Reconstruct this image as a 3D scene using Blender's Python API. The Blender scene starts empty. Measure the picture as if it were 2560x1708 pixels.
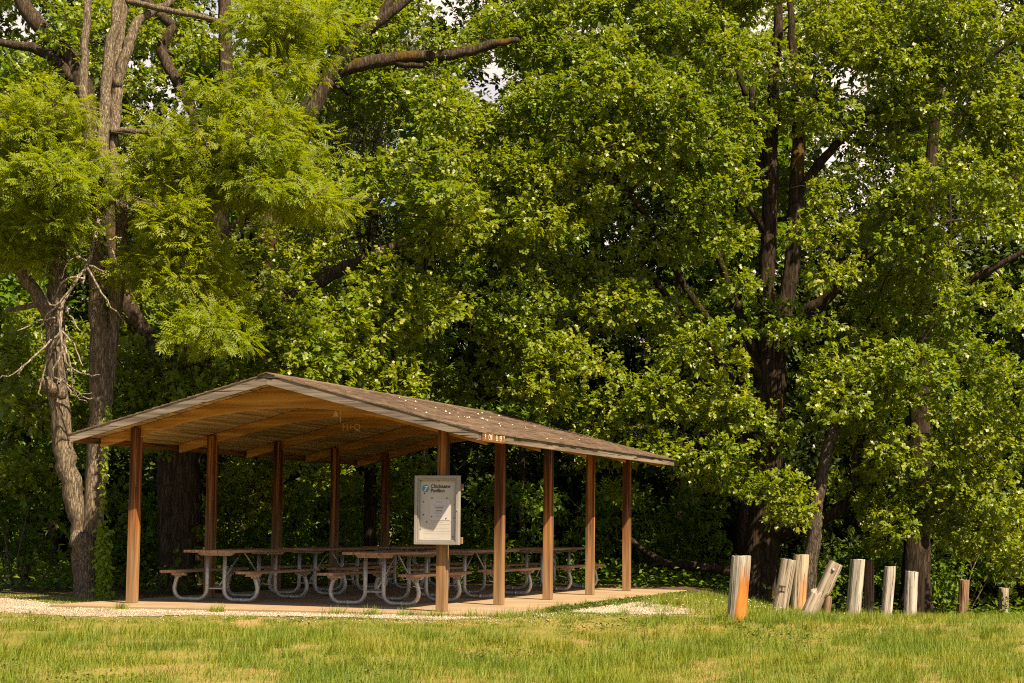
import bpy, math, random
import numpy as np
from mathutils import Matrix, Vector

random.seed(7)
rng = np.random.default_rng(11)
scene = bpy.context.scene
COL = scene.collection
R = math.radians

# ------------------------------------------------------------------ camera
FPX, PITCH, ROLL, EYE = 4616.19, 0.0988, 0.0100, 1.2015   # focal length in pixels of a 2560 px frame
cam_d = bpy.data.cameras.new('camera')
cam = bpy.data.objects.new('camera', cam_d)
COL.objects.link(cam)
cam_d.sensor_width = 36.0
cam_d.lens = FPX / 2560 * 36
cam_d.clip_start = 0.1
cam_d.clip_end = 2000
cam.matrix_world = Matrix.Translation((0, 0, EYE)) @ Matrix.Rotation(math.pi / 2 + PITCH, 4, 'X') @ Matrix.Rotation(ROLL, 4, 'Z')
scene.camera = cam

S = 1.08936                       # survey sheet (2350 wide) to 2560 wide


def spot(x, y, Y):
    """world point that was surveyed at sheet position x, y and stands Y metres away"""
    u, v = x * S - 1280, y * S - 854
    cr, sr = math.cos(ROLL), math.sin(ROLL)
    a, b = (u * cr + v * sr) / FPX, (-u * sr + v * cr) / FPX
    dy = math.cos(PITCH) + b * math.sin(PITCH)
    dz = math.sin(PITCH) - b * math.cos(PITCH)
    return np.array([a / dy * Y, Y, EYE + dz / dy * Y])


def sheet(P):
    P = np.asarray(P, float)
    z = P[..., 2] - EYE
    yy = P[..., 1] * math.cos(PITCH) + z * math.sin(PITCH)
    zz = -P[..., 1] * math.sin(PITCH) + z * math.cos(PITCH)
    a, b = FPX * P[..., 0] / yy, -FPX * zz / yy
    cr, sr = math.cos(ROLL), math.sin(ROLL)
    return (1280 + a * cr - b * sr) / S, (854 + a * sr + b * cr) / S


# ------------------------------------------------------------------ pavilion frame of reference
TH = 0.3399
PX, PY = -0.9317, 25.70
U2 = np.array([math.sin(TH), math.cos(TH)])
V2 = np.array([-math.cos(TH), math.sin(TH)])


def pv(u, v, z=0.0):
    q = np.array([PX, PY]) + U2 * u + V2 * v
    return np.array([q[0], q[1], z])


PAV = Matrix(((U2[0], V2[0], 0, PX), (U2[1], V2[1], 0, PY), (0, 0, 1, 0), (0, 0, 0, 1)))


def smooth(a, b, x):
    # eases 0 to 1 from a to b
    t = np.clip((np.asarray(x, float) - a) / (b - a), 0, 1)
    return t * t * (3 - 2 * t)


def ground_z(X, Y):
    X = np.asarray(X, float); Y = np.asarray(Y, float)
    q = X - 0.095 * Y
    w = smooth(0.0, 2.6, q)
    z = -0.05 * np.clip(Y - 24, 0, 30) * w
    z = z - 0.026 * np.clip(23 - Y, 0, 40) - 0.13 * smooth(24.6, 22.4, Y + 0.12 * X)                       # lawn falls gently towards the viewer
    z = z - 0.02 * np.clip(Y - 37, 0, 40) * (1 - w)
    z = z + 0.03 * np.sin(X * 0.9 + 1.3) * np.sin(Y * 0.55) * smooth(1.5, 4, 24.5 - Y)
    # ground lies a little below the slab around the pavilion
    dx, dy = X - PX, Y - PY
    u = dx * U2[0] + dy * U2[1]; v = dx * V2[0] + dy * V2[1]
    du = np.maximum(np.maximum(-1.0 - u, u - 10.4), 0); dv = np.maximum(np.maximum(-0.9 - v, v - 5.7), 0)
    d = np.sqrt(du ** 2 + dv ** 2)
    return z - 0.045 * (1 - smooth(0, 1.5, d)) - 0.02 * 0


# ------------------------------------------------------------------ mesh helpers
class MB:
    def __init__(self):
        self.v, self.f, self.n = [], [], 0

    def add(self, verts, faces):
        o = self.n
        self.v.extend([tuple(map(float, p)) for p in verts])
        self.f.extend([tuple(o + i for i in fc) for fc in faces])
        self.n += len(verts)

    def box(self, x0, x1, y0, y1, z0, z1, M=None):
        vs = [(x, y, z) for z in (z0, z1) for y in (y0, y1) for x in (x0, x1)]
        if M is not None:
            vs = [M @ Vector(p) for p in vs]
        self.add(vs, [(0, 2, 3, 1), (4, 5, 7, 6), (0, 1, 5, 4), (2, 6, 7, 3), (0, 4, 6, 2), (1, 3, 7, 5)])

    def prism(self, prof, y0, y1, axis='u'):
        """closed outline of (v, z) swept along u from y0 to y1"""
        n = len(prof)
        vs = [(y0, a, b) for a, b in prof] + [(y1, a, b) for a, b in prof]
        fs = [tuple(range(n))[::-1], tuple(range(n, 2 * n))]
        fs += [(i, (i + 1) % n, n + (i + 1) % n, n + i) for i in range(n)]
        self.add(vs, fs)

    def tube(self, pts, radii, sides=8, rough=0.0, cap=True, flute=0.0, seed=0):
        pts = np.asarray(pts, float); n = len(pts)
        radii = np.broadcast_to(np.asarray(radii, float), (n,))
        r_ = np.random.default_rng(seed)
        tang = np.gradient(pts, axis=0)
        tang /= np.linalg.norm(tang, axis=1)[:, None] + 1e-9
        ref = np.array([0.31, 0.95, 0.05])
        if abs(tang[0] @ ref) > 0.9:
            ref = np.array([1.0, 0, 0])
        ang = np.arange(sides) * 2 * math.pi / sides
        lob = 1 + flute * np.cos(ang * 5 + r_.uniform(0, 6)) + flute * 0.6 * np.cos(ang * 3 + r_.uniform(0, 6))
        vs = []
        N = ref
        for i in range(n):
            N = N - tang[i] * (N @ tang[i]); N /= np.linalg.norm(N) + 1e-9
            B = np.cross(tang[i], N)
            rr = radii[i] * lob * (1 + rough * r_.normal(0, 1, sides))
            vs.extend(pts[i] + np.outer(np.cos(ang) * rr, N) + np.outer(np.sin(ang) * rr, B))
        fs = []
        for i in range(n - 1):
            for k in range(sides):
                a, b = i * sides + k, i * sides + (k + 1) % sides
                fs.append((a, b, b + sides, a + sides))
        if cap:
            fs.append(tuple(range(sides))[::-1]); fs.append(tuple(range((n - 1) * sides, n * sides)))
        self.add(vs, fs)

    def build(self, name, mat, parent=None, smooth_=False, bevel=0.0):
        me = bpy.data.meshes.new(name)
        me.from_pydata(self.v, [], self.f)
        me.update()
        return link(name, me, mat, parent, smooth_, bevel)


def link(name, me, mat, parent=None, smooth_=False, bevel=0.0):
    if smooth_:
        me.polygons.foreach_set('use_smooth', np.ones(len(me.polygons), bool))
    o = bpy.data.objects.new(name, me)
    for m in (mat if isinstance(mat, (list, tuple)) else [mat]):
        me.materials.append(m)
    COL.objects.link(o)
    if parent is not None:
        o.parent = parent
    if bevel:
        b = o.modifiers.new('bevel', 'BEVEL'); b.width = bevel; b.segments = 2; b.limit_method = 'ANGLE'
    return o


def tri_mesh(name, V, T, mat, parent=None):
    me = bpy.data.meshes.new(name)
    V = np.ascontiguousarray(V, np.float32); T = np.ascontiguousarray(T, np.int32)
    me.vertices.add(len(V)); me.vertices.foreach_set('co', V.ravel())
    me.loops.add(T.size); me.loops.foreach_set('vertex_index', T.ravel())
    me.polygons.add(len(T)); me.polygons.foreach_set('loop_start', np.arange(len(T), dtype=np.int32) * 3)
    me.update(calc_edges=True)
    return link(name, me, mat, parent)


def empty(name, loc=(0, 0, 0), M=None):
    o = bpy.data.objects.new(name, None)
    o.empty_display_size = 0.3
    COL.objects.link(o)
    if M is not None:
        o.matrix_world = M
    else:
        o.location = [float(c) for c in loc]
    return o


def tag(o, label=None, cat=None, group=None, kind=None):
    if label: o['label'] = label
    if cat: o['category'] = cat
    if group: o['group'] = group
    if kind: o['kind'] = kind
    return o


def children(o):
    return [c for c in bpy.data.objects if c.parent == o]


def copy_tree(o, parent=None):
    c = o.copy(); COL.objects.link(c)
    if parent is not None:
        c.parent = parent
    for ch in children(o):
        copy_tree(ch, c)
    return c


# ------------------------------------------------------------------ materials
def nmat(name):
    m = bpy.data.materials.new(name); m.use_nodes = True
    nt = m.node_tree; nt.nodes.clear()
    out = nt.nodes.new('ShaderNodeOutputMaterial')
    bs = nt.nodes.new('ShaderNodeBsdfPrincipled')
    nt.links.new(bs.outputs[0], out.inputs[0])
    return m, nt, bs, out


def node(nt, t, **kw):
    n = nt.nodes.new(t)
    for k, v in kw.items():
        if hasattr(n, k):
            setattr(n, k, v)
        else:
            n.inputs[k].default_value = v
    return n


def ramp(nt, stops, src=None):
    n = nt.nodes.new('ShaderNodeValToRGB')
    e = n.color_ramp.elements
    while len(e) < len(stops):
        e.new(0.5)
    for i, (p, c) in enumerate(stops):
        e[i].position = p; e[i].color = (c[0], c[1], c[2], 1)
    if src is not None:
        nt.links.new(src, n.inputs[0])
    return n


def coords(nt, scale, kind='Object', rot=(0, 0, 0)):
    tc = nt.nodes.new('ShaderNodeTexCoord'); mp = nt.nodes.new('ShaderNodeMapping')
    mp.inputs['Scale'].default_value = scale
    mp.inputs['Rotation'].default_value = rot
    nt.links.new(tc.outputs[kind], mp.inputs[0])
    return mp.outputs[0]


def mixc(nt, fac, a, b, mode='MIX'):
    n = nt.nodes.new('ShaderNodeMix'); n.data_type = 'RGBA'; n.blend_type = mode
    for s, i in ((fac, 0), (a, 6), (b, 7)):
        if hasattr(s, 'links') or hasattr(s, 'is_linked'):
            nt.links.new(s, n.inputs[i])
        else:
            n.inputs[i].default_value = s if i == 0 else (s[0], s[1], s[2], 1)
    return n.outputs[2]


def bump(nt, bs, h, strength, dist):
    b = nt.nodes.new('ShaderNodeBump'); b.inputs['Strength'].default_value = strength
    b.inputs['Distance'].default_value = dist
    nt.links.new(h, b.inputs['Height']); nt.links.new(b.outputs[0], bs.inputs['Normal'])


def wood(name, c0, c1, c2, along=2, grain=26, rough=0.75, crack=(0.03, 0.02, 0.012), crack_w=0.42, per_object=True, bumpd=0.004):
    """streaky timber, the grain runs along the given local axis"""
    m, nt, bs, out = nmat(name)
    sc = [grain, grain, grain]; sc[along] = grain * 0.035
    co = coords(nt, sc)
    if per_object:
        oi = nt.nodes.new('ShaderNodeObjectInfo')
        ad = nt.nodes.new('ShaderNodeVectorMath'); ad.operation = 'ADD'
        cmb = nt.nodes.new('ShaderNodeCombineXYZ')
        ml = node(nt, 'ShaderNodeMath', operation='MULTIPLY'); ml.inputs[1].default_value = 91.7
        nt.links.new(oi.outputs['Random'], ml.inputs[0])
        for i in range(3):
            nt.links.new(ml.outputs[0], cmb.inputs[i])
        nt.links.new(co, ad.inputs[0]); nt.links.new(cmb.outputs[0], ad.inputs[1])
        co = ad.outputs[0]
    n1 = node(nt, 'ShaderNodeTexNoise', Scale=1.0, Detail=5.0, Roughness=0.62); nt.links.new(co, n1.inputs[0])
    rp = ramp(nt, [(0.37, c0), (0.5, c1), (0.63, c2)], n1.outputs[0])
    n2 = node(nt, 'ShaderNodeTexNoise', Scale=2.3, Detail=3.0, Roughness=0.5); nt.links.new(co, n2.inputs[0])
    cr = ramp(nt, [(crack_w - 0.06, (1, 1, 1)), (crack_w, (0, 0, 0))], n2.outputs[0])
    big = node(nt, 'ShaderNodeTexNoise', Scale=0.12, Detail=2.0); nt.links.new(co, big.inputs[0])
    var = ramp(nt, [(0.3, (0.72, 0.72, 0.72)), (0.7, (1.12, 1.1, 1.08))], big.outputs[0])
    col = mixc(nt, 1.0, rp.outputs[0], var.outputs[0], 'MULTIPLY')
    col = mixc(nt, cr.outputs[0], col, crack)
    nt.links.new(col, bs.inputs['Base Color'])
    bs.inputs['Roughness'].default_value = rough
    bs.inputs['Specular IOR Level'].default_value = 0.25
    bump(nt, bs, n1.outputs[0], 0.6, bumpd)
    return m


def bark(name, c0, c1, c2, scale=11, moss=None, deep=0.85):
    m, nt, bs, out = nmat(name)
    co = coords(nt, (scale, scale, scale * 0.16))
    w = node(nt, 'ShaderNodeTexNoise', Scale=1.4, Detail=6.0, Roughness=0.65); nt.links.new(co, w.inputs[0])
    vo = node(nt, 'ShaderNodeTexVoronoi', Scale=1.6); vo.feature = 'DISTANCE_TO_EDGE'
    ad = nt.nodes.new('ShaderNodeVectorMath'); ad.operation = 'ADD'
    nt.links.new(co, ad.inputs[0]); nt.links.new(w.outputs['Color'], ad.inputs[1]); nt.links.new(ad.outputs[0], vo.inputs[0])
    fr = ramp(nt, [(0.0, (0.35, 0.35, 0.35)), (0.16, (1, 1, 1))], vo.outputs['Distance'])
    rp = ramp(nt, [(0.3, c0), (0.5, c1), (0.7, c2)], w.outputs[0])
    col = mixc(nt, deep, rp.outputs[0], fr.outputs[0], 'MULTIPLY')
    if moss:
        co2 = coords(nt, (1.1, 1.1, 0.9))
        mn = node(nt, 'ShaderNodeTexNoise', Scale=1.5, Detail=4.0); nt.links.new(co2, mn.inputs[0])
        mk = ramp(nt, [(0.6, (0, 0, 0)), (0.68, (1, 1, 1))], mn.outputs[0])
        col = mixc(nt, mk.outputs[0], col, moss)
    nt.links.new(col, bs.inputs['Base Color'])
    bs.inputs['Roughness'].default_value = 0.9
    bs.inputs['Specular IOR Level'].default_value = 0.1
    h = node(nt, 'ShaderNodeMath', operation='ADD')
    nt.links.new(fr.outputs[0], h.inputs[0]); nt.links.new(w.outputs[0], h.inputs[1])
    bump(nt, bs, h.outputs[0], 0.9, 0.02)
    return m


def leaf_mat(name, cols, trans, rough=0.42, spec=0.5, tw=0.35):
    m, nt, bs, out = nmat(name)
    g = nt.nodes.new('ShaderNodeNewGeometry')
    rp = ramp(nt, [(i / (len(cols) - 1), c) for i, c in enumerate(cols)], g.outputs['Random Per Island'])
    dn = node(nt, 'ShaderNodeTexNoise', Scale=0.45, Detail=2.0); nt.links.new(coords(nt, (1, 1, 1)), dn.inputs[0])
    dr = ramp(nt, [(0.35, (0.80, 0.92, 0.9)), (0.65, (1.16, 1.06, 1.0))], dn.outputs[0])
    rcol = mixc(nt, 1.0, rp.outputs[0], dr.outputs[0], 'MULTIPLY')
    nt.links.new(rcol, bs.inputs['Base Color'])
    bs.inputs['Roughness'].default_value = rough
    bs.inputs['Specular IOR Level'].default_value = spec
    tr = nt.nodes.new('ShaderNodeBsdfTranslucent')
    tc = mixc(nt, 0.6, rp.outputs[0], trans)
    nt.links.new(tc, tr.inputs[0])
    mx = nt.nodes.new('ShaderNodeMixShader'); mx.inputs[0].default_value = tw
    nt.links.new(bs.outputs[0], mx.inputs[1]); nt.links.new(tr.outputs[0], mx.inputs[2])
    nt.links.new(mx.outputs[0], out.inputs[0])
    return m


def grass_mat(name, cols, trans, rough, spec, tw):
    m = leaf_mat(name, cols, trans, rough, spec, tw)
    nt = m.node_tree
    rp = [n for n in nt.nodes if n.type == 'VALTORGB'][0]
    n1 = node(nt, 'ShaderNodeTexNoise', Scale=0.55, Detail=4.0, Roughness=0.6); nt.links.new(coords(nt, (1, 1, 0.0)), n1.inputs[0])
    g = [n for n in nt.nodes if n.type == 'NEW_GEOMETRY'][0]
    a = node(nt, 'ShaderNodeMath', operation='MULTIPLY_ADD'); nt.links.new(g.outputs['Random Per Island'], a.inputs[0]); a.inputs[1].default_value = 0.5
    b = node(nt, 'ShaderNodeMapRange'); nt.links.new(n1.outputs[0], b.inputs[0]); b.inputs[1].default_value = 0.34; b.inputs[2].default_value = 0.56; b.inputs[3].default_value = 0.5; b.inputs[4].default_value = 0.0
    nt.links.new(b.outputs[0], a.inputs[2]); nt.links.new(a.outputs[0], rp.inputs[0])
    return m


def plain(name, c, rough=0.6, metal=0.0, spec=0.4, noise=0.12, nscale=20):
    m, nt, bs, out = nmat(name)
    co = coords(nt, (nscale,) * 3)
    n = node(nt, 'ShaderNodeTexNoise', Scale=1.0, Detail=4.0); nt.links.new(co, n.inputs[0])
    lo = tuple(x * (1 - noise * 1.6) for x in c); hi = tuple(min(1, x * (1 + noise)) for x in c)
    rp = ramp(nt, [(0.3, lo), (0.7, hi)], n.outputs[0])
    nt.links.new(rp.outputs[0], bs.inputs['Base Color'])
    bs.inputs['Roughness'].default_value = rough; bs.inputs['Metallic'].default_value = metal
    bs.inputs['Specular IOR Level'].default_value = spec
    return m


M = {}
M['post'] = wood('post_wood', (0.035, 0.010, 0.003), (0.115, 0.035, 0.008), (0.36, 0.14, 0.035), 2, 13, crack_w=0.40)
def lit_worn_foot(m, z0, z1, c):  # paler lower post: sunlight painted into the colour, along with grey weathering
    nt = m.node_tree; bs = [n for n in nt.nodes if n.type == 'BSDF_PRINCIPLED'][0]
    src = bs.inputs['Base Color'].links[0].from_socket
    tc = nt.nodes.new('ShaderNodeTexCoord'); sx = nt.nodes.new('ShaderNodeSeparateXYZ'); nt.links.new(tc.outputs['Object'], sx.inputs[0])
    n = node(nt, 'ShaderNodeTexNoise', Scale=1.0, Detail=4.0); nt.links.new(coords(nt, (22, 22, 1.2)), n.inputs[0])
    a = node(nt, 'ShaderNodeMath', operation='MULTIPLY_ADD'); nt.links.new(n.outputs[0], a.inputs[0]); a.inputs[1].default_value = -1.6; nt.links.new(sx.outputs[2], a.inputs[2])
    mr = node(nt, 'ShaderNodeMapRange'); nt.links.new(a.outputs[0], mr.inputs[0]); mr.inputs[1].default_value = z1 - 0.8; mr.inputs[2].default_value = z0 - 0.8
    mr.inputs[4].default_value = 0.8
    gr = ramp(nt, [(0.3, tuple(x * .6 for x in c)), (0.7, c)], n.outputs[0])
    nt.links.new(mixc(nt, mr.outputs[0], src, gr.outputs[0]), bs.inputs['Base Color'])


lit_worn_foot(M['post'], 0.1, 1.6, (0.29, 0.185, 0.095))
M['arch'] = wood('arch_wood', (0.27, 0.125, 0.032), (0.42, 0.21, 0.056), (0.54, 0.30, 0.095), 1, 16, crack_w=0.3)
M['deck'] = wood('deck_boards', (0.22, 0.145, 0.065), (0.38, 0.265, 0.125), (0.52, 0.38, 0.19), 0, 14, crack_w=0.36)
M['purlin'] = wood('eave_timber', (0.13, 0.055, 0.018), (0.2, 0.09, 0.03), (0.27, 0.13, 0.045), 0, 18)
M['fascia_u'] = wood('weathered_eave_board', (0.10, 0.078, 0.055), (0.17, 0.135, 0.098), (0.25, 0.20, 0.15), 0, 20, rough=0.85)
M['fascia_v'] = wood('weathered_rake_board', (0.10, 0.08, 0.06), (0.17, 0.138, 0.107), (0.25, 0.205, 0.16), 1, 20, rough=0.85)
M['plank'] = wood('redwood_plank', (0.20, 0.11, 0.07), (0.30, 0.175, 0.115), (0.40, 0.255, 0.18), 0, 24, rough=0.6, crack_w=0.33)
M['sign_wood'] = wood('sign_wood', (0.11, 0.045, 0.012), (0.17, 0.07, 0.018), (0.22, 0.1, 0.03), 0, 20)
M['galv'] = plain('galvanised_steel', (0.42, 0.40, 0.37), 0.48, 0.55, 0.5, 0.2, 30)
M['cleat'] = plain('steel_cleat', (0.40, 0.34, 0.28), 0.6, 0.25, 0.4, 0.2, 30)
M['alu'] = plain('grey_aluminium', (0.27, 0.25, 0.228), 0.5, 0.25, 0.4, 0.06, 8)
M['panel'] = plain('cream_panel', (0.42, 0.39, 0.36), 0.6, 0, 0.3, 0.04, 6)
M['paper'] = plain('white_paper', (0.44, 0.41, 0.425), 0.7, 0, 0.2, 0.03, 6)
M['ink'] = plain('black_ink', (0.04, 0.035, 0.03), 0.7)
M['ink_grey'] = plain('grey_ink', (0.22, 0.19, 0.2), 0.7)
M['ink_pale'] = plain('pale_ink', (0.5, 0.46, 0.43), 0.7)
M['blue'] = plain('blue_disc', (0.07, 0.22, 0.34), 0.6)
M['white'] = plain('white_paint', (0.8, 0.78, 0.74), 0.6)
M['letter'] = plain('cream_letter_paint', (0.55, 0.5, 0.36), 0.7)
M['chalk'] = plain('chalk_mark', (0.66, 0.47, 0.28), 0.9)
M['glass'] = None
M['bark_twin'] = bark('grey_brown_bark', (0.075, 0.057, 0.038), (0.165, 0.128, 0.088), (0.30, 0.245, 0.175), 24, deep=0.7)
M['bark_great'] = bark('great_oak_bark', (0.030, 0.021, 0.013), (0.062, 0.045, 0.030), (0.105, 0.079, 0.054), 13, moss=(0.085, 0.05, 0.012), deep=0.7)
M['bark_oak'] = bark('dark_oak_bark', (0.020, 0.014, 0.009), (0.038, 0.027, 0.018), (0.066, 0.048, 0.032), 9, moss=(0.075, 0.045, 0.012))
M['bark_grey'] = bark('pale_bark', (0.045, 0.035, 0.025), (0.08, 0.063, 0.047), (0.13, 0.107, 0.08), 18)
M['twig'] = bark('twig_bark', (0.11, 0.08, 0.05), (0.17, 0.125, 0.085), (0.24, 0.18, 0.13), 20)
M['dead'] = bark('dead_twig', (0.2, 0.16, 0.12), (0.3, 0.25, 0.2), (0.42, 0.36, 0.29), 20)
M['oak'] = leaf_mat('oak_leaves', [(0.070, 0.122, 0.006), (0.108, 0.168, 0.008), (0.142, 0.198, 0.009), (0.17, 0.218, 0.011), (0.125, 0.182, 0.008), (0.25, 0.235, 0.014)], (0.38, 0.47, 0.009), 0.43, 0.5, 0.40)
M['walnut'] = leaf_mat('compound_leaves', [(0.11, 0.165, 0.006), (0.15, 0.20, 0.006), (0.19, 0.23, 0.007), (0.13, 0.185, 0.006), (0.23, 0.24, 0.008)], (0.42, 0.50, 0.006), 0.5, 0.3, 0.45)
M['willow'] = leaf_mat('narrow_oak_leaves', [(0.075, 0.095, 0.018), (0.11, 0.13, 0.026), (0.14, 0.155, 0.04)], (0.22, 0.24, 0.04), 0.38, 0.55, 0.25)
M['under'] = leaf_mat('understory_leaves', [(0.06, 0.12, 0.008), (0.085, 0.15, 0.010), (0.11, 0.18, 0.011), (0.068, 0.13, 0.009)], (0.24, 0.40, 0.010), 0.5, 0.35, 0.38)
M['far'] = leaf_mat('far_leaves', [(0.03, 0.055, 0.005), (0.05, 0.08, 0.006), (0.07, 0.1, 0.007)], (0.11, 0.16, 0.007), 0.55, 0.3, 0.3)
M['dull'] = leaf_mat('dry_shrub_leaves', [(0.06, 0.065, 0.015), (0.10, 0.095, 0.03), (0.07, 0.085, 0.018)], (0.14, 0.15, 0.03), 0.6, 0.3, 0.25)
M['vine'] = leaf_mat('vine_leaves', [(0.12, 0.20, 0.009), (0.16, 0.24, 0.012), (0.2, 0.27, 0.014)], (0.38, 0.5, 0.012), 0.45, 0.4, 0.42)
M['grass'] = grass_mat('grass_blades', [(0.07, 0.13, 0.009), (0.105, 0.165, 0.011), (0.14, 0.19, 0.013), (0.18, 0.205, 0.017), (0.24, 0.215, 0.03), (0.32, 0.23, 0.07)], (0.29, 0.36, 0.014), 0.55, 0.3, 0.30)
M['weed'] = leaf_mat('weed_leaves', [(0.05, 0.085, 0.01), (0.08, 0.115, 0.014), (0.1, 0.13, 0.016)], (0.14, 0.2, 0.02), 0.55, 0.3, 0.25)
M['petal'] = plain('pale_petal', (0.72, 0.6, 0.45), 0.7, 0, 0.2, 0.1, 40)
M['flower'] = plain('clover_white', (0.5, 0.45, 0.34), 0.8, 0, 0.2, 0.1, 40)


def mat_concrete():
    m, nt, bs, out = nmat('tan_concrete')
    co = coords(nt, (1, 1, 1))
    a = node(nt, 'ShaderNodeTexNoise', Scale=1.3, Detail=5.0); nt.links.new(co, a.inputs[0])
    b = node(nt, 'ShaderNodeTexNoise', Scale=60.0, Detail=3.0); nt.links.new(co, b.inputs[0])
    r1 = ramp(nt, [(0.3, (0.22, 0.15, 0.083)), (0.7, (0.31, 0.222, 0.132))], a.outputs[0])
    r2 = ramp(nt, [(0.3, (0.78, 0.78, 0.78)), (0.7, (1.1, 1.1, 1.1))], b.outputs[0])
    nt.links.new(mixc(nt, 1.0, r1.outputs[0], r2.outputs[0], 'MULTIPLY'), bs.inputs['Base Color'])
    bs.inputs['Roughness'].default_value = 0.9
    bump(nt, bs, b.outputs[0], 0.3, 0.004)
    return m


def mat_shingle():
    m, nt, bs, out = nmat('brown_shingles')
    co = coords(nt, (1, 1, 1))
    br = node(nt, 'ShaderNodeTexBrick', Scale=1.0); br.offset = 0.37
    br.inputs['Brick Width'].default_value = 0.21; br.inputs['Row Height'].default_value = 0.1425
    br.inputs['Mortar Size'].default_value = 0.0022; br.inputs['Bias'].default_value = 0.0
    br.inputs['Color1'].default_value = (0.105, 0.072, 0.05, 1); br.inputs['Color2'].default_value = (0.18, 0.13, 0.092, 1)
    br.inputs['Mortar'].default_value = (0.08, 0.05, 0.035, 1)
    nt.links.new(co, br.inputs[0])
    st = coords(nt, (1.1, 22, 22))
    a = node(nt, 'ShaderNodeTexNoise', Scale=1.0, Detail=5.0, Roughness=0.65); nt.links.new(st, a.inputs[0])
    sp = node(nt, 'ShaderNodeTexNoise', Scale=170.0, Detail=2.0); nt.links.new(co, sp.inputs[0])
    bg = node(nt, 'ShaderNodeTexNoise', Scale=0.9, Detail=4.0); nt.links.new(co, bg.inputs[0])
    c = mixc(nt, 1.0, br.outputs[0], ramp(nt, [(0.3, (0.55, 0.52, 0.5)), (0.7, (1.25, 1.25, 1.25))], a.outputs[0]).outputs[0], 'MULTIPLY')
    c = mixc(nt, 1.0, c, ramp(nt, [(0.35, (0.72, 0.72, 0.72)), (0.65, (1.2, 1.2, 1.2))], sp.outputs[0]).outputs[0], 'MULTIPLY')
    c = mixc(nt, 1.0, c, ramp(nt, [(0.35, (0.78, 0.76, 0.74)), (0.65, (1.1, 1.1, 1.1))], bg.outputs[0]).outputs[0], 'MULTIPLY')
    nt.links.new(c, bs.inputs['Base Color'])
    bs.inputs['Roughness'].default_value = 0.92; bs.inputs['Specular IOR Level'].default_value = 0.2
    bump(nt, bs, sp.outputs[0], 0.5, 0.003)
    return m


def mat_ground():
    m, nt, bs, out = nmat('lawn_and_litter')
    co = coords(nt, (1, 1, 1))
    a = node(nt, 'ShaderNodeTexNoise', Scale=0.8, Detail=6.0, Roughness=0.6); nt.links.new(co, a.inputs[0])
    b = node(nt, 'ShaderNodeTexNoise', Scale=38.0, Detail=4.0); nt.links.new(co, b.inputs[0])
    lawn = ramp(nt, [(0.36, (0.30, 0.19, 0.085)), (0.47, (0.20, 0.165, 0.045)), (0.62, (0.12, 0.125, 0.022))], a.outputs[0])
    lit = ramp(nt, [(0.3, (0.035, 0.024, 0.013)), (0.7, (0.11, 0.075, 0.042))], b.outputs[0])
    sx = nt.nodes.new('ShaderNodeSeparateXYZ'); nt.links.new(co, sx.inputs[0])
    wob = node(nt, 'ShaderNodeTexNoise', Scale=0.35, Detail=3.0); nt.links.new(co, wob.inputs[0])
    # woods begin a little behind the pavilion, nearer on the left
    ml = node(nt, 'ShaderNodeMath', operation='MULTIPLY_ADD'); nt.links.new(sx.outputs[0], ml.inputs[0])
    ml.inputs[1].default_value = -0.28; nt.links.new(sx.outputs[1], ml.inputs[2])
    ad = node(nt, 'ShaderNodeMath', operation='MULTIPLY_ADD'); nt.links.new(wob.outputs[0], ad.inputs[0])
    ad.inputs[1].default_value = 2.4; nt.links.new(ml.outputs[0], ad.inputs[2])
    mr = node(nt, 'ShaderNodeMapRange'); nt.links.new(ad.outputs[0], mr.inputs[0])
    mr.inputs[1].default_value = 31.8; mr.inputs[2].default_value = 33.2
    fine = ramp(nt, [(0.3, (0.7, 0.7, 0.7)), (0.7, (1.25, 1.25, 1.25))], b.outputs[0])
    c = mixc(nt, 1.0, lawn.outputs[0], fine.outputs[0], 'MULTIPLY')
    c = mixc(nt, mr.outputs[0], c, lit.outputs[0])
    nt.links.new(c, bs.inputs['Base Color'])
    bs.inputs['Roughness'].default_value = 0.95; bs.inputs['Specular IOR Level'].default_value = 0.1
    bump(nt, bs, b.outputs[0], 0.8, 0.03)
    return m


def mat_gravel():
    m, nt, bs, out = nmat('pale_gravel')
    g = nt.nodes.new('ShaderNodeNewGeometry')
    rp = ramp(nt, [(0.0, (0.20, 0.155, 0.105)), (0.4, (0.31, 0.255, 0.185)), (0.8, (0.42, 0.365, 0.285)), (1.0, (0.14, 0.105, 0.07))], g.outputs['Random Per Island'])
    nt.links.new(rp.outputs[0], bs.inputs['Base Color'])
    bs.inputs['Roughness'].default_value = 0.9
    return m


def mat_gravel_bed():
    m, nt, bs, out = nmat('gravel_bed')
    co = coords(nt, (1, 1, 1))
    v = node(nt, 'ShaderNodeTexVoronoi', Scale=42.0); nt.links.new(co, v.inputs[0])
    rp = ramp(nt, [(0.1, (0.33, 0.26, 0.18)), (0.75, (0.19, 0.14, 0.09))], v.outputs['Distance'])
    nt.links.new(rp.outputs[0], bs.inputs['Base Color'])
    bs.inputs['Roughness'].default_value = 0.95
    bump(nt, bs, v.outputs['Distance'], 0.6, 0.01)
    return m


M['concrete'] = mat_concrete(); M['shingle'] = mat_shingle(); M['ground'] = mat_ground()
M['gravel'] = mat_gravel(); M['bed'] = mat_gravel_bed()

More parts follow.
